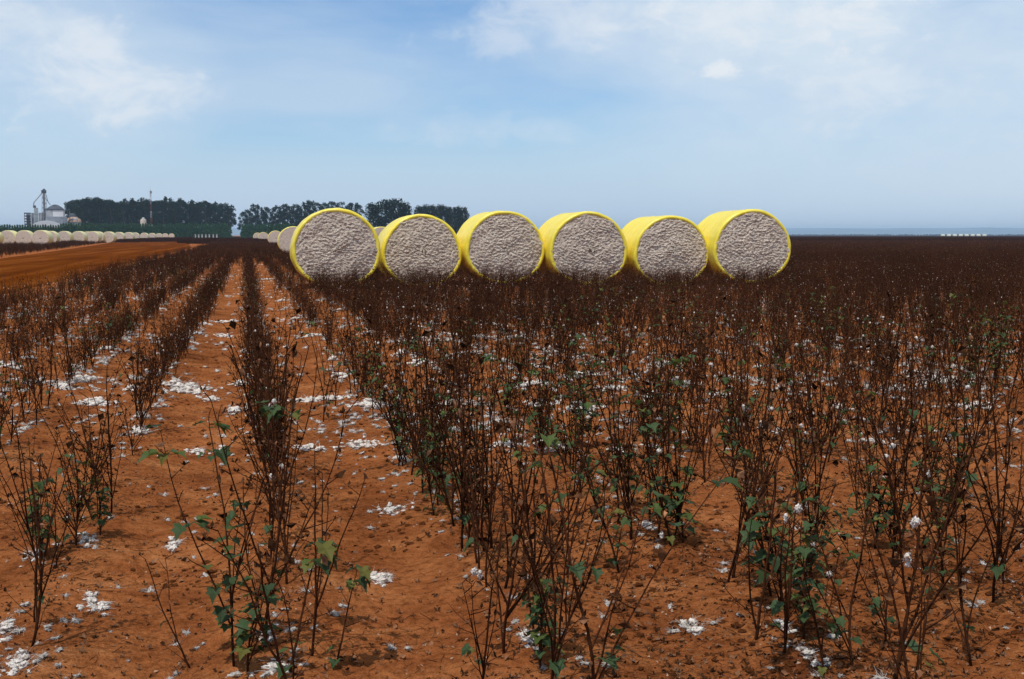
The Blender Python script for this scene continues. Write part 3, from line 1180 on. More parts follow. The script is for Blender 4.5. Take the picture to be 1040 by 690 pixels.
for i, (a, b, py) in enumerate(SPANS):
    pa, pb = at(a, py), at(b, py)
    w = (pb - pa).length
    c = (pa + pb) / 2
    mb = MB()
    n = max(16, int(w / 0.009))
    for j in range(min(n, 170)):
        u = lr.gauss(0, 0.26) if j % 4 else lr.gauss(0, 0.42)
        q = pa.lerp(pb, 0.5 + max(-.55, min(.55, u)))
        dy = lr.gauss(0, (0.075 if j % 4 else 0.15) * min(1.5, 0.5 + w))
        s = lr.uniform(0.008, 0.021) * (1.4 if abs(u) < 0.25 else 0.9) * (1 if c.y < 9 else 1.35)
        X, Y = q.x, q.y + dy
        s *= 0.5 if c.y < 8 else 0.72
        if c.y < 13:
            wisps(mb, (X - c.x, Y - c.y, gz(X, Y) + s * .5), s * 1.1, 14 if c.y < 8 else 6, lr, 0, (s * 0.8, s * 3.2), 0.0009 if c.y < 8 else 0.0016)
        mb.lump((X - c.x, Y - c.y, gz(X, Y) + s * lr.uniform(0.1, 1.1) * (1.2 - abs(u))), s, lr.randrange(9999), 0, 3 if c.y < 8 else 1 if c.y > 14 else 2, lr.uniform(0.45, 0.9), 0.85, 1.9, lr.uniform(0, 6.28), lr.uniform(0.9, 2.3))
    o = link('lint_pile', mb.mesh('lint_pile', [M['lint']]), None, (c.x, c.y, 0))
    size = 'long drift' if w > 0.42 else ('small tuft' if w < 0.16 else 'loose heap')
    if py > 500:
        where = 'on bare soil at the bottom left' if b < 240 else ('under the leafy plant at the bottom' if b < 320 else ('on bare soil right of the leafy bottom plant' if b < 430 else 'among stalks at the bottom right'))
    elif py > 350:
        where = 'on the soil left of the foreground row' if b < 252 else ('on the soil in the middle distance below the bales' if b < 520 else 'among the stalks right of centre')
    else:
        where = 'along the rows just in front of the bales'
    tag(o, f'{size} of white cotton lint {where}', 'cotton lint', 'loose white lint lying on the soil')

# scraps everywhere: small lint bits, dead leaves, husks, twigs
LB = []
for i in range(5):
    mb = MB(); [mb.lump((q_ * .7 - .7, (q_ % 2) * .5, 0.4), 0.7, i * 17 + q_ * 5, 0, 2, 0.7, 1.3, 2.2) for q_ in range(3)]; wisps(mb, (0, 0, .4), 1.0, 26, random.Random(i), 0, (0.8, 2.6), 0.09)
    LB.append(mb.mesh('lint_scrap', [M['lint']]))
pts, var, rot, scl = [], [], [], []
sr = random.Random(31)
t_ = 0
while len(pts) < 8500 and t_ < 700000:
    t_ += 1
    d = 4 + 62 * sr.random() ** 1.5
    a = YAW + math.atan(sr.uniform(-0.5, 0.5))
    x, y = math.sin(a) * d, math.cos(a) * d
    if x < RX_R + 0.4 or not bale_clear(x, y):
        continue
    g = noise.noise(Vector((x * 0.35, y * 0.5, 4)))
    row = abs(((x - ROW0) / ROWD) % 1 - 0.5) * 2          # 1 on a row
    if sr.random() > (0.06 + 0.9 * max(0, g) + 0.25 * (row > 0.7)) * (0.2 if d < 8 else 1.0):
        continue
    pts.append((x, y, gz(x, y))); var.append(sr.randrange(5)); rot.append((sr.uniform(-.4, .4), sr.uniform(-.4, .4), sr.uniform(0, 6.28)))
    s = sr.uniform(0.004, 0.014) * (1 if d < 9 else 1.5 if d < 12 else 2.0)
    scl.append((s * sr.uniform(.8, 1.3), s, s * sr.uniform(.8, 1.2)))
scatter('cotton_scraps', LB, pts, var, rot, scl, 'tiny white cotton scraps strewn over the red soil', 'cotton scraps')

LT = []
for i in range(10):
    mb = MB(); r = random.Random(i)
    if i < 4:
        curl(mb, Vector((0, 0, 0.25)), 1.0, 0, r)
    elif i < 6:
        burr(mb, Vector((0, 0, 0.1)), 0.8, 0, r, 4)
    elif i < 7:
        leaf_blade(mb, Vector((0, 0, 0.2)), Vector((1, 0, 0)), 1.2, 0, r, 0.5)
    else:
        p = [Vector((-1.6, 0, 0.12))]
        for q in range(4):
            p.append(p[-1] + Vector((0.8, r.uniform(-.3, .3), r.uniform(-.05, .12))))
        mb.tube(p, [.07, .065, .06, .05, .035], 4, 0, False)
    LT.append(mb.mesh('litter_piece', [(M['tan'], M['husk'], M['straw'], M['straw'], M['husk'], M['tan'], M['tan'], M['bark'], M['husk'], M['bark'])[i]]))
pts, var, rot, scl = [], [], [], []
t_ = 0
while len(pts) < 64000 and t_ < 900000:
    t_ += 1
    d = 3.6 + 40 * sr.random() ** 1.7
    a = YAW + math.atan(sr.uniform(-0.5, 0.5))
    x, y = math.sin(a) * d, math.cos(a) * d
    if x < RX_R + 0.4:
        continue
    row = abs(((x - ROW0) / ROWD) % 1 - 0.5) * 2
    g = noise.noise(Vector((x * 0.9, y * 0.9, 8)))
    base = 0.2 + (0.5 if x > 1.4 else 0.0)
    if sr.random() > base + 0.8 * max(0, row - 0.55) * (0.6 + g) + 0.35 * max(0, g - 0.15):
        continue
    pts.append((x, y, gz(x, y))); var.append(sr.randrange(10)); rot.append((sr.uniform(-.5, .5), sr.uniform(-.5, .5), sr.uniform(0, 6.28)))
    s = sr.uniform(0.006, 0.024)
    scl.append((s, s, s))
scatter('leaf_litter', LT, pts, var, rot, scl, 'dead leaves, husks and twigs littering the red soil', 'litter')

# clods of soil
CD = []
for i in range(4):
    mb = MB(); mb.lump((0, 0, 0.2), 1.0, i * 13 + 3, 0, 2, 0.6, 0.6, 1.8)
    CD.append(mb.mesh('clod', [M['soil']]))
pts, var, rot, scl = [], [], [], []
for _ in range(15000):
    d = 3.6 + 16 * sr.random() ** 1.4
    a = YAW + math.atan(sr.uniform(-0.5, 0.5))
    x, y = math.sin(a) * d, math.cos(a) * d
    if x < RX_R + 0.4: continue
    if noise.noise(Vector((x * 0.8, y * 0.8, 15))) < -0.05: continue
    s = 0.0035 + 0.013 * sr.random() ** 5
    pts.append((x, y, gz(x, y))); var.append(sr.randrange(4)); rot.append((0, 0, sr.uniform(0, 6.28))); scl.append((s * 1.2, s, s))
scatter('soil_clods', CD, pts, var, rot, scl, 'crumbs and small clods of red soil', 'soil')


# ------------------------------------------------------------------ far trees
def blob_leaves(mb, c, rad, n, size, r, mi=0):
    for _ in range(n):
        d = Vector((r.gauss(0, 1), r.gauss(0, 1), r.gauss(0, 1))).normalized() * (r.random() ** 0.45)
        p = Vector((c[0] + d.x * rad[0], c[1] + d.y * rad[1], c[2] + d.z * rad[2]))
        s = size * r.uniform(.6, 1.3)
        u = Vector((r.gauss(0, 1), r.gauss(0, 1), r.gauss(0, 0.8))).normalized()
        v = u.cross(Vector((r.gauss(0, 1), r.gauss(0, 1), r.gauss(0, 1)))).normalized()
        b = len(mb.v)
        mb.v += [p - u * s * .5, p + v * s * .3, p + u * s * .5, p - v * s * .3]
        mb.face((b, b + 1, b + 2, b + 3), mi)


def grove_tree(seed, h, w, kind):
    r = random.Random(seed)
    tr, cr = MB(), MB()
    top = Vector((r.uniform(-.4, .4), r.uniform(-.4, .4), h * 0.86))
    ptsT = [Vector((0, 0, -0.2)), Vector((r.uniform(-.2, .2), 0, h * .3)), Vector((top.x * .6, top.y * .6, h * .6)), top]
    tr.tube(ptsT, [.32, .25, .17, .06], 7)
    if kind == 'euc':
        zlo, nb = 0.34, 13
    elif kind == 'dense':
        zlo, nb = 0.12, 22
    else:
        zlo, nb = 0.05, 12
    for k in range(nb):
        t = zlo + (1 - zlo) * (k + r.random()) / nb
        a = k * 2.4 + r.uniform(-.5, .5)
        if kind == 'euc':
            rr = w * .5 * (0.35 + 0.65 * math.sin(math.pi * min(1, 0.25 + 0.7 * (t - zlo) / (1 - zlo)))) * r.uniform(.5, 1)
            rad = (w * r.uniform(.16, .27), w * r.uniform(.16, .27), h * r.uniform(.055, .09))
            nl = 120
        elif kind == 'dense':
            q = (t - zlo) / (1 - zlo)
            rr = w * .5 * math.sqrt(max(0.05, 1 - (q * 1.0) ** 2.4)) * r.uniform(.45, .95)
            rad = (w * .24, w * .24, h * .12)
            nl = 110
        else:
            q = (t - zlo) / (1 - zlo)
            rr = w * .42 * (1 - q) * r.uniform(.5, 1)
            rad = (w * (.3 - .2 * q), w * (.3 - .2 * q), h * .09)
            nl = 60
        c = Vector((math.cos(a) * rr, math.sin(a) * rr, h * min(t, .97)))
        if kind != 'young':
            st0 = ptsT[1].lerp(top, max(0, min(1, (t - .3))) * 0.9)
            tr.tube([st0, st0.lerp(c, .6) + Vector((0, 0, -.2)), c], [.10, .06, .03], 4)
        blob_leaves(cr, c, rad, nl, 0.95 if kind != 'young' else 0.6, r)
    return tr.mesh('trunk', [M['trunk']]), cr.mesh('crown', [M['euc'] if kind == 'euc' else M['dark'] if kind == 'dense' else M['young']])


EU = [grove_tree(300 + i, 22.0, 9.0 + (i % 3), 'euc') for i in range(7)]
DE = [grove_tree(400 + i, 16.0, 12.0, 'dense') for i in range(3)]
tr_r = random.Random(3)


def tree(px, dist, top_py, meshes, base_h, name, label, group, wx=1.0):
    p = far(px, dist)
    s = hgt(top_py, dist) / base_h
    o = empty(name, (p.x, p.y, 0), tr_r.uniform(0, 6.28), label, 'tree', group)
    o.scale = (s * wx * tr_r.uniform(.9, 1.1), s * wx * tr_r.uniform(.9, 1.1), s)
    link('trunk', meshes[0], o); link('crown', meshes[1], o)
    return o


def lerp_tab(tab, x):
    for (x0, y0), (x1, y1) in zip(tab, tab[1:]):
        if x0 <= x <= x1:
            return y0 + (y1 - y0) * (x - x0) / (x1 - x0)
    return tab[-1][1]


TOPL = [(66, 211), (72, 208), (80, 205), (100, 203), (112, 206.5), (120, 207), (135, 204.5), (146, 207), (163, 204.5), (172, 205.5), (186, 206.5), (205, 206), (222, 209), (232, 210.5), (240, 211)]
x = 72.0
while x < 236:
    tree(x, tr_r.uniform(600, 625), lerp_tab(TOPL, x) + tr_r.uniform(-1.6, 4.0), tr_r.choice(EU), 21.6, 'eucalyptus_tree',
         'tall dark eucalyptus in the dense grove right of the grain silos', 'eucalyptus trees of the left grove', 0.95)
    x += tr_r.uniform(5.0, 7.0)
x = 74.0
while x < 236:
    tree(x, tr_r.uniform(640, 680), lerp_tab(TOPL, x) + tr_r.uniform(0.5, 4), tr_r.choice(EU), 21.6, 'eucalyptus_tree',
         'tall dark eucalyptus in the dense grove right of the grain silos', 'eucalyptus trees of the left grove', 1.1)
    x += tr_r.uniform(5.0, 7.0)
TOPR = [(246, 217), (251, 214), (258, 210), (266, 210.5), (275, 210.5), (283, 208.5), (296, 208.5), (303, 209), (308, 206.5), (316, 205.5), (326, 207), (336, 205), (346, 207), (354, 210), (361, 206.5), (366, 209), (372, 209)]
x = 247.0
while x < 366:
    tree(x, tr_r.uniform(595, 640), lerp_tab(TOPR, x) + tr_r.uniform(-.3, 2.0), tr_r.choice(EU), 21.6, 'eucalyptus_tree',
         'open-crowned eucalyptus in the thin grove behind the largest bale', 'eucalyptus trees of the thin grove', 0.85)
    x += tr_r.uniform(5.2, 8.0)
x = 252.0
while x < 360:
    tree(x, tr_r.uniform(650, 680), lerp_tab(TOPR, x) + tr_r.uniform(5, 12), tr_r.choice(EU), 21.6, 'eucalyptus_tree',
         'open-crowned eucalyptus in the thin grove behind the largest bale', 'eucalyptus trees of the thin grove', 0.9)
    x += tr_r.uniform(7.0, 10.0)
for px, tp, wx in ((379, 208.5, .95), (391, 204.5, 1.0), (402, 204.0, 1.0), (411, 207.5, .9)):
    tree(px, 520 + tr_r.uniform(-8, 8), tp, tr_r.choice(DE), 16.2, 'broadleaf_tree', 'dense round-crowned dark tree behind the second bale from the left', 'dense dark trees behind the second bale', wx * 0.95)
x = 425.0
while x < 476:
    tree(x, 540 + tr_r.uniform(-5, 5), 210.2 + max(0, (x - 450)) * 0.09 + tr_r.uniform(-.4, .8), tr_r.choice(DE), 16.2, 'broadleaf_tree',
         'dark tree in the level-topped block behind the second and third bales', 'level-topped dark trees', 0.55)
    x += 5.2

YT = []
for i in range(4):
    a_, b_ = grove_tree(500 + i, 7.0, 3.4, 'young')
    YT.append(b_)
pts, var, rot, scl = [], [], [], []
for d in (548, 552, 556, 560):
    x = -60.0
    while x < 300:
        g0 = 234 + tr_r.uniform(-1.5, .5)
        if x < g0 or x > 246:
            p = far(x, d + tr_r.uniform(-.8, .8))
            pts.append((p.x, p.y, 0)); var.append(tr_r.randrange(4)); rot.append((0, 0, tr_r.uniform(0, 6.28)))
            s = tr_r.uniform(.82, 1.0) * (1 - 0.1 * (x < 60))
            scl.append((s, s, s * 0.93))
        x += 2.6
scatter('plantation', YT, pts, var, rot, scl, 'long dark green belt of young trees below the eucalyptus groves', 'young trees')

# ------------------------------------------------------------------ grain store beyond the plantation
DS = 585.0


def sx(px):
    return far(px, DS)


def facing(p):
    return -math.atan2(p.x, p.y)


def W(px):
    return px / FPX * DS


def Z(py):
    return hgt(py, DS)


# bucket-elevator tower with head, spout pipe and stays
p = sx(46)
tw = empty('elevator_tower', p, facing(p), 'tall grey grain elevator tower with pipe, highest of the silo buildings', 'grain elevator')
ht = Z(199.5)
fr = MB()
for sxn in (-1, 1):
    for syn in (-1, 1):
        fr.tube([Vector((sxn * 1.45, syn * 1.45, 0)), Vector((sxn * .75, syn * .75, ht))], [.17, .13], 6)
nl = 9
for i in range(nl):
    z0, z1 = ht * i / nl, ht * (i + 1) / nl
    k0, k1 = 1.45 - .7 * i / nl, 1.45 - .7 * (i + 1) / nl
    for s in (-1, 1):
        fr.tube([Vector((-k0, s * k0, z0)), Vector((k1, s * k1, z1))], [.09, .09], 5)
        fr.tube([Vector((s * k0, -k0, z0)), Vector((s * k1, k1, z1))], [.09, .09], 5)
    fr.box((0, 0, z1), (k1 * 2.3, k1 * 2.3, .16))
link('frame', fr.mesh('frame', [M['steel']]), tw)
leg = MB(); leg.box((0, 0, ht / 2), (1.0, .8, ht))
link('elevator_leg', leg.mesh('elevator_leg', [M['concrete']]), tw)
hd = MB(); hd.box((0, 0, ht + .6), (2.2, 1.8, 1.3)); hd.box((.1, 0, ht + 1.55), (1.3, 1.2, .7), 0, 0, .6)
link('elevator_head', hd.mesh('elevator_head', [M['darksteel']]), tw)
spt = MB()
spt.tube([Vector((-.6, 0, ht + .2)), Vector((W(37.0 - 46), 0, Z(208.5))), Vector((W(36.4 - 46), 0, Z(213.4)))], [.22, .22, .22], 8)
link('spout_pipe', spt.mesh('spout_pipe', [M['steel']]), tw)
stt = MB()
stt.tube([Vector((.8, 0, Z(205))), Vector((W(5.5), 0, Z(210.8)))], [.15, .15], 6)
stt.tube([Vector((.9, .5, Z(201))), Vector((W(3.8), .5, Z(209)))], [.12, .12], 6)
link('chute', stt.mesh('chute', [M['steel']]), tw)

# dryer block left of the tower
p = sx(37.5)
dr = empty('grain_dryer', p, facing(p), 'grey-green grain dryer block with stub pipe left of the elevator tower', 'grain dryer')
b = MB(); b.box((0, 0, Z(213.5) / 2), (W(3.6), 2.4, Z(213.5)))
for i in range(6):
    b.box((0, -1.26, Z(213.5) * (.25 + .11 * i)), (W(3.2), .12, .18))
link('body', b.mesh('body', [M['glassg']]), dr)
b = MB(); b.box((W(4.2), 0.3, Z(218) / 2), (W(4.0), 2.2, Z(218)))
link('side_wing', b.mesh('side_wing', [M['concrete']]), dr)
b = MB(); b.box((-W(3.1), .3, Z(218.2) / 2), (W(2.4), 2.2, Z(218.2)))
link('side_wing', b.mesh('side_wing', [M['steel']]), dr)
b = MB(); b.lathe([(.5, 0), (.5, .8), (.2, 1.2)], 12, (W(-1), 0, Z(213.5)))
link('top_hopper', b.mesh('top_hopper', [M['darksteel']]), dr)

# open deck tower, far left
p = sx(28.6)
dk = empty('open_deck_tower', p, facing(p), 'open grey tower of stacked decks at the left end of the silo buildings', 'tower')
for i, py in enumerate((218.6, 221.2, 223.8, 226.3, 228.8)):
    b = MB(); b.box((0, 0, Z(py)), (W(6), 3.4, .55))
    link('deck', b.mesh('deck', [M['darksteel']]), dk)
for s in (-1, 1):
    for q in (-1, 1):
        b = MB(); b.box((s * W(2.6), q * 1.4, Z(218.6) / 2), (.28, .28, Z(218.6) - .6))
        link('column', b.mesh('column', [M['concrete']]), dk)
b = MB(); b.box((0.4, .9, Z(219.5) / 2), (W(3.8), .5, Z(219.5)))
link('back_wall', b.mesh('back_wall', [M['concrete']]), dk)

# large corrugated silo with conical roof
p = sx(57)
si = empty('grain_silo', p, facing(p), 'big corrugated grain silo with dark cone roof right of the elevator tower', 'silo')
rad = W(8.3)
prof = []
zt = Z(215.6)
n = 40
for i in range(n + 1):
    z = zt * i / n
    prof.append((rad + (.10 if i % 2 else 0), z))
b = MB(); b.lathe(prof, 40, mi=0, smooth=False)
for f in range(len(b.f)):
    zc = sum(b.v[i].z for i in b.f[f]) / len(b.f[f])
    b.m[f] = 1 if zc > Z(221.5) else 0
link('wall', b.mesh('wall', [M['steel'], M['white']]), si)
b = MB(); b.lathe([(rad + .25, zt), (rad * .78, Z(213.2)), (W(3.5), Z(211.2)), (W(2.2), Z(210.6)), (.3, Z(210.2))], 40)
link('roof', b.mesh('roof', [M['darksteel']]), si)
b = MB(); b.box((W(1.5), -rad - .25, Z(215.3)), (W(23), .7, .35))
for i in range(9):
    b.tube([Vector((W(-9 + i * 2.6), -rad - .5, Z(215.3))), Vector((W(-9 + i * 2.6), -rad - .5, Z(214.0)))], [.06, .06], 4)
for xx in (-9.5, 12.5):
    b.tube([Vector((W(xx), -rad - .25, 0)), Vector((W(xx), -rad - .25, Z(215.3)))], [.18, .18], 6)
link('catwalk', b.mesh('catwalk', [M['darksteel']]), si)
b = MB(); b.box((-W(5), -rad * 0.86, Z(219)), (W(4), .9, W(5)))
link('shaft_housing', b.mesh('shaft_housing', [M['concrete']]), si)

# white-fronted loading house before the big silo
p = far(57.5, 574)
lh = empty('loading_house', p, facing(p), 'boxy loading house with white upper storey before the big silo', 'building')
k_ = 574 / FPX
b = MB(); b.box((0.4 * k_, 0, hgt(221.6, 574) / 2), (19 * k_, 3.0, hgt(221.6, 574)))
for i in range(8):
    b.box(((-8 + i * 2.35) * k_, -1.55, hgt(221.6, 574) / 2), (.22, .1, hgt(221.6, 574)))
link('lower_storey', b.mesh('lower_storey', [M['steel']]), lh)
b = MB(); b.box((1.9 * k_, 0, (hgt(221.6, 574) + hgt(215.6, 574)) / 2), (9.2 * k_, 2.6, hgt(215.6, 574) - hgt(221.6, 574)))
link('upper_storey', b.mesh('upper_storey', [M['white']]), lh)
b = MB(); b.box((1.9 * k_, 0, hgt(215.6, 574) + .15), (10 * k_, 3.0, .3))
link('roof', b.mesh('roof', [M['darksteel']]), lh)
b = MB(); b.box((-5.8 * k_, 0.1, (hgt(221.6, 574) + hgt(216.4, 574)) / 2), (5.4 * k_, 2.2, hgt(216.4, 574) - hgt(221.6, 574)))
link('side_bay', b.mesh('side_bay', [M['concrete']]), lh)

# smaller rusty-roofed silo
p = sx(75)
s2 = empty('grain_silo', p, facing(p), 'smaller silo with rusty tan roof at the right end of the silo buildings', 'silo')
b = MB(); b.lathe([(W(7), 0), (W(7), Z(226.8))], 32)
link('wall', b.mesh('wall', [M['glassg']]), s2)
b = MB(); b.lathe([(W(7.4), Z(226.8)), (W(6.6), Z(224)), (W(4), Z(222.6)), (W(3.6), Z(221.8))], 32)
link('roof', b.mesh('roof', [M['rust']]), s2)
b = MB(); b.lathe([(W(3.4), Z(221.8)), (W(3.4), Z(219.8)), (W(1.2), Z(218.4))], 24, (-W(.8), 0, 0))
link('roof_turret', b.mesh('roof_turret', [M['darksteel']]), s2)
b = MB(); b.box((W(1.0), -W(6.0), Z(223.6)), (W(4.5), .5, W(1.2)))
link('roof_hatch', b.mesh('roof_hatch', [M['white']]), s2)

# rounded white store in front
p = far(47.5, 572)
do = empty('storage_shed', p, facing(p), 'low white storage shed with rounded roof in front of the silos', 'shed')
b = MB()
nn = 16
rows_ = [(-4, 1), (-3.9, 1), (4, 1)]
wid, top = 15.5 / FPX * 572, hgt(225.4, 572)
for y in (-5, 5):
    for i in range(nn + 1):
        th = math.pi * i / nn
        b.v.append(Vector((math.cos(th) * wid, y, 3.0 + (top - 3.0) * math.sin(th) ** .9 if 0 < i < nn else 0)))
for i in range(nn):
    b.face((i, i + 1, nn + 2 + i, nn + 1 + i), 0, True)
b.face(tuple(range(nn, -1, -1)))
b.face(tuple(nn + 1 + i for i in range(nn + 1)))
link('roof_shell', b.mesh('roof_shell', [M['white']]), do)
b = MB()
for i in range(9):
    b.box((W(-11 + i * 2.7), -5.06, 2.0), (.25, .12, 4.0))
link('wall_ribs', b.mesh('wall_ribs', [M['concrete']]), do)

# radio mast, water tank and hut by the left grove
p = far(153.8, 572)
ms = empty('radio_mast', p, facing(p), 'thin red and white lattice radio mast in front of the left grove', 'mast')
mh = hgt(196.0, 572)
ns = 7
for i in range(ns):
    b = MB()
    z0, z1 = mh * i / ns, mh * (i + 1) / ns
    for a in range(3):
        an = a * 2.094
        an2 = an + 2.094
        q = .5 - .2 * i / ns
        b.tube([Vector((math.cos(an) * q, math.sin(an) * q, z0)), Vector((math.cos(an) * q, math.sin(an) * q, z1))], [.045, .045], 5)
        for s in range(3):
            za, zb = z0 + (z1 - z0) * s / 3, z0 + (z1 - z0) * (s + 1) / 3
            b.tube([Vector((math.cos(an) * q, math.sin(an) * q, za)), Vector((math.cos(an2) * q, math.sin(an2) * q, zb))], [.05, .05], 4)
    link('mast_section', b.mesh('mast_section', [M['mastw'] if i % 2 else M['redp']]), ms)
b = MB(); b.tube([Vector((0, 0, mh)), Vector((0, 0, mh + 2))], [.06, .04], 5)
b.box((.3, -.3, mh - .8), (.8, .3, 1.2)); b.box((-.4, -.2, mh * .8), (.7, .3, 1.0))
link('antenna', b.mesh('antenna', [M['steel']]), ms)
p = far(146, 572)
wt = empty('water_tank', p, facing(p), 'small tan water tank tower left of the radio mast', 'water tank')
b = MB(); b.lathe([(1.5, 0), (1.35, hgt(225, 572)), (1.1, hgt(223.6, 572))], 16)
link('tank', b.mesh('tank', [M['tanwall']]), wt)
b = MB(); b.lathe([(.65, hgt(223.6, 572)), (.65, hgt(222.4, 572)), (.2, hgt(221.9, 572))], 12)
link('tank_lid', b.mesh('tank_lid', [M['concrete']]), wt)
p = far(153.8, 566)
hu = empty('pump_hut', p, facing(p), 'tiny white hut at the foot of the radio mast', 'hut')
b = MB(); b.box((0, 0, 2.9), (1.9, 2, 5.8)); link('wall', b.mesh('wall', [M['white']]), hu)
b = MB(); b.box((0, 0, 6.0), (2.3, 2.4, .3)); link('roof', b.mesh('roof', [M['white']]), hu)

# pale posts at the end of the road
pb = MB()
pb.box((0, 0, .85), (.5, .5, 1.7), 0, 0, .85)
pb.box((0, 0, 1.75), (.6, .6, .12))
pme = pb.mesh('concrete_post', [M['concrete']])
for i, px in enumerate((198.5, 201.8, 205.2, 209, 212.6, 216.6, 220.2)):
    p = far(px, 440)
    o = link('concrete_post', pme, None, (p.x, p.y, 0))
    tag(o, 'pale squat post in the row of posts where the road meets the plantation', 'post', 'pale posts at the end of the road')

# ------------------------------------------------------------------ haze
hz = MB()
hz.box((0, 0, 31.5), (32000, 32000, 67))
hm = bpy.data.materials.new('haze')
hm.use_nodes = True
hm.node_tree.nodes.clear()
ho = hm.node_tree.nodes.new('ShaderNodeOutputMaterial')
pv = hm.node_tree.nodes.new('ShaderNodeVolumePrincipled')
pv.inputs['Color'].default_value = (0.50, 0.76, 1.0, 1)
pv.inputs['Density'].default_value = 0.00015
hm.node_tree.links.new(pv.outputs[0], ho.inputs['Volume'])
tag(link('haze', hz.mesh('haze', [hm])), 'pale blue haze over the far plain', 'haze', None, 'stuff')

# ------------------------------------------------------------------ sky and sun
SUN_EL, SUN_AZ = R(66), R(-136)                   # azimuth clockwise from +Y: high, left and a little behind the camera
sd = bpy.data.lights.new('sun', 'SUN')
sd.energy = 3.2
sd.angle = R(0.6)
sd.color = (1.0, 0.95, 0.87)
so = bpy.data.objects.new('sun', sd)
COL.objects.link(so)
sv = Vector((math.sin(SUN_AZ) * math.cos(SUN_EL), math.cos(SUN_AZ) * math.cos(SUN_EL), math.sin(SUN_EL)))
so.rotation_euler = sv.to_track_quat('Z', 'Y').to_euler()
so.location = sv * 100

wd = bpy.data.worlds.new('World')
scene.world = wd
wd.use_nodes = True
t = NT(wd.node_tree)
bg = wd.node_tree.nodes['Background']
sky = t.n('ShaderNodeTexSky', sky_type='NISHITA')
sky.sun_disc = False
sky.sun_elevation = SUN_EL
sky.sun_rotation = SUN_AZ
sky.air_density = 1.0
sky.dust_density = 0.2
sky.ozone_density = 2.0
tc = t.n('ShaderNodeTexCoord')
dirv = tc.outputs['Generated']
mp = t.n('ShaderNodeMapping')
mp.inputs['Scale'].default_value = (3.0, 3.0, 11.0)
t.l(dirv, mp.inputs[0])
n1 = t.noise(mp.outputs[0], 1.15, 7, 0.52, 0.25)
mp2 = t.n('ShaderNodeMapping')
mp2.inputs['Scale'].default_value = (7.0, 7.0, 16.0)
t.l(dirv, mp2.inputs[0])
n2 = t.noise(mp2.outputs[0], 2.6, 8, 0.6, 0.3)


def blob(px, py, rx, ry, soft=1.0):
    """soft round region of the sky round a direction (radii in degrees of azimuth and elevation)"""
    d = ray(px, py)
    right = Vector((d.y, -d.x, 0)).normalized()
    up = right.cross(d)
    outs = []
    for ax, rr in ((right, rx), (up, ry)):
        dp = t.n('ShaderNodeVectorMath', operation='DOT_PRODUCT')
        t.l(dirv, dp.inputs[0])
        dp.inputs[1].default_value = ax
        outs.append(t.math('POWER', t.math('DIVIDE', t.math('ABSOLUTE', dp.outputs['Value']), R(rr)), 2.0))
    fw = t.n('ShaderNodeVectorMath', operation='DOT_PRODUCT')
    t.l(dirv, fw.inputs[0]); fw.inputs[1].default_value = d
    front = t.math('GREATER_THAN', fw.outputs['Value'], 0.0)
    e = t.math('SUBTRACT', 1.0, t.math('ADD', outs[0], outs[1]), True)
    return t.math('MULTIPLY', e, front)


base_f = t.ramp(n1, [(0.36, (0.05, 0.05, 0.05)), (0.66, (0.72, 0.72, 0.72))])
cover = base_f
veil = t.math('ADD', t.math('MULTIPLY', blob(1040, 100, 17, 12), 1.0), t.math('MULTIPLY', blob(40, 85, 8.5, 5), 0.75))
veil = t.math('ADD', veil, t.math('MULTIPLY', blob(720, 10, 11, 4.2), 0.95))
veil = t.math('ADD', veil, t.math('MULTIPLY', blob(680, 125, 7.5, 3.6), 0.4))
cover = t.math('MULTIPLY', veil, t.math('ADD', 0.35, t.math('MULTIPLY', n2, 0.9)), True)
cloud_col = (4.55, 5.55, 6.75, 1)
veil_col = (5.2, 6.15, 7.1, 1)
bright_col = (6.7, 7.0, 7.35, 1)
sepz = t.n('ShaderNodeSeparateXYZ')
t.l(dirv, sepz.inputs[0])
low = t.n('ShaderNodeMapRange', interpolation_type='SMOOTHSTEP')
t.l(sepz.outputs[2], low.inputs[0])
low.inputs[1].default_value = 0.015
low.inputs[2].default_value = 0.125
low.inputs[3].default_value = 0.95
low.inputs[4].default_value = 0.0
clear = t.mix(1.0, sky.outputs[0], (0.56, 0.78, 1.0, 1), 'MULTIPLY')
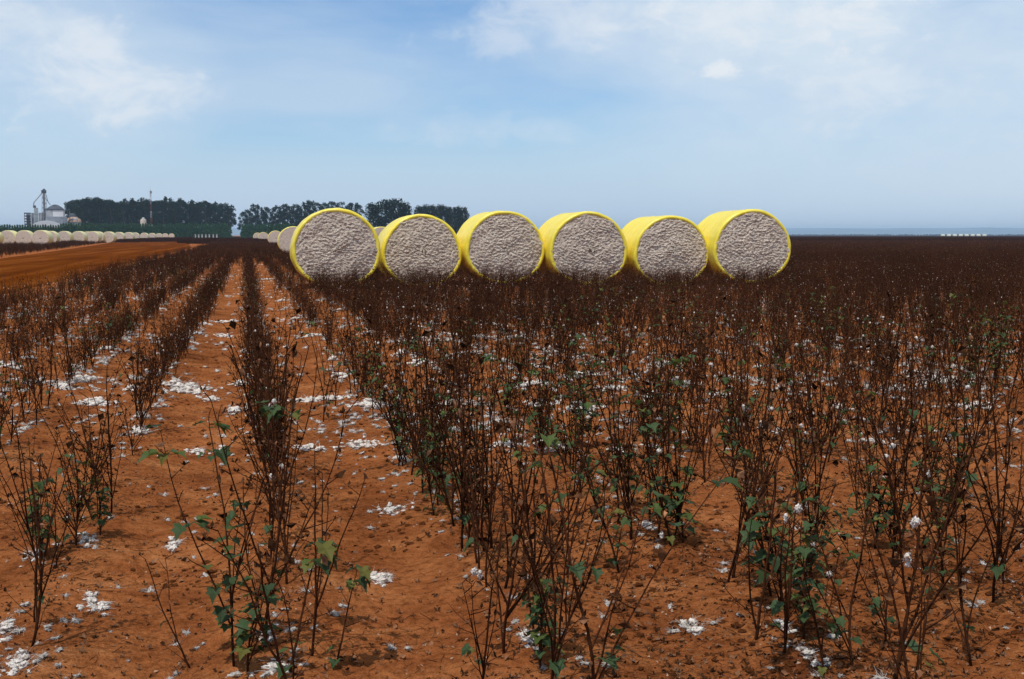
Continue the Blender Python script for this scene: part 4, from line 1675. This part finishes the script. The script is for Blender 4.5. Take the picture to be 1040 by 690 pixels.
over = t.n('ShaderNodeMapRange', interpolation_type='SMOOTHSTEP')     # unseen pale cloud overhead, added to whiten and lift the ambient light
t.l(sepz.outputs[2], over.inputs[0])
over.inputs[1].default_value = 0.22
over.inputs[2].default_value = 0.5
over.inputs[4].default_value = 0.5
clear = t.mix(over.outputs[0], clear, (4.3, 4.1, 3.8, 1))
c = t.mix(t.math('MAXIMUM', low.outputs[0], base_f), clear, cloud_col)
c = t.mix(cover, c, veil_col)
mp3 = t.n('ShaderNodeMapping')
mp3.inputs['Scale'].default_value = (9.0, 9.0, 15.0)
t.l(dirv, mp3.inputs[0])
n3 = t.noise(mp3.outputs[0], 2.4, 9, 0.62, 0.35)
for (px, py, rx, ry, lo, hi_, amt) in ((95, 78, 4.2, 2.6, 0.46, 1.25, 0.42), (150, 98, 3.0, 1.5, 0.46, 1.2, 0.3), (736, 72, 1.25, 0.62, 0.52, 0.98, 0.85), (676, 55, 1.6, 0.6, 0.5, 1.1, 0.5),
                                       (765, 14, 6.0, 2.0, 0.42, 1.2, 0.6), (882, 18, 2.4, 1.7, 0.45, 1.1, 0.6), (860, 95, 3.6, 2.4, 0.45, 1.15, 0.45), (480, 135, 7.0, 1.0, 0.45, 1.2, 0.22), (30, 40, 5, 3, 0.45, 1.2, 0.4), (560, 20, 6, 2.0, 0.45, 1.2, 0.4)):
    sh = t.math('ADD', t.math('MULTIPLY', blob(px, py, rx, ry), 0.6), t.math('SUBTRACT', t.math('MULTIPLY', n3, 2.4), 0.85))
    gate = t.ramp(blob(px, py, rx * 1.5, ry * 1.6), [(0.0, (0, 0, 0)), (0.4, (1, 1, 1))])
    mr = t.n('ShaderNodeMapRange', interpolation_type='SMOOTHSTEP')
    t.l(sh, mr.inputs[0])
    mr.inputs[1].default_value = lo; mr.inputs[2].default_value = hi_
    mr.inputs[4].default_value = amt
    c = t.mix(t.math('MULTIPLY', mr.outputs[0], gate), c, bright_col)
t.l(c, bg.inputs[0])
bg.inputs[1].default_value = 0.125
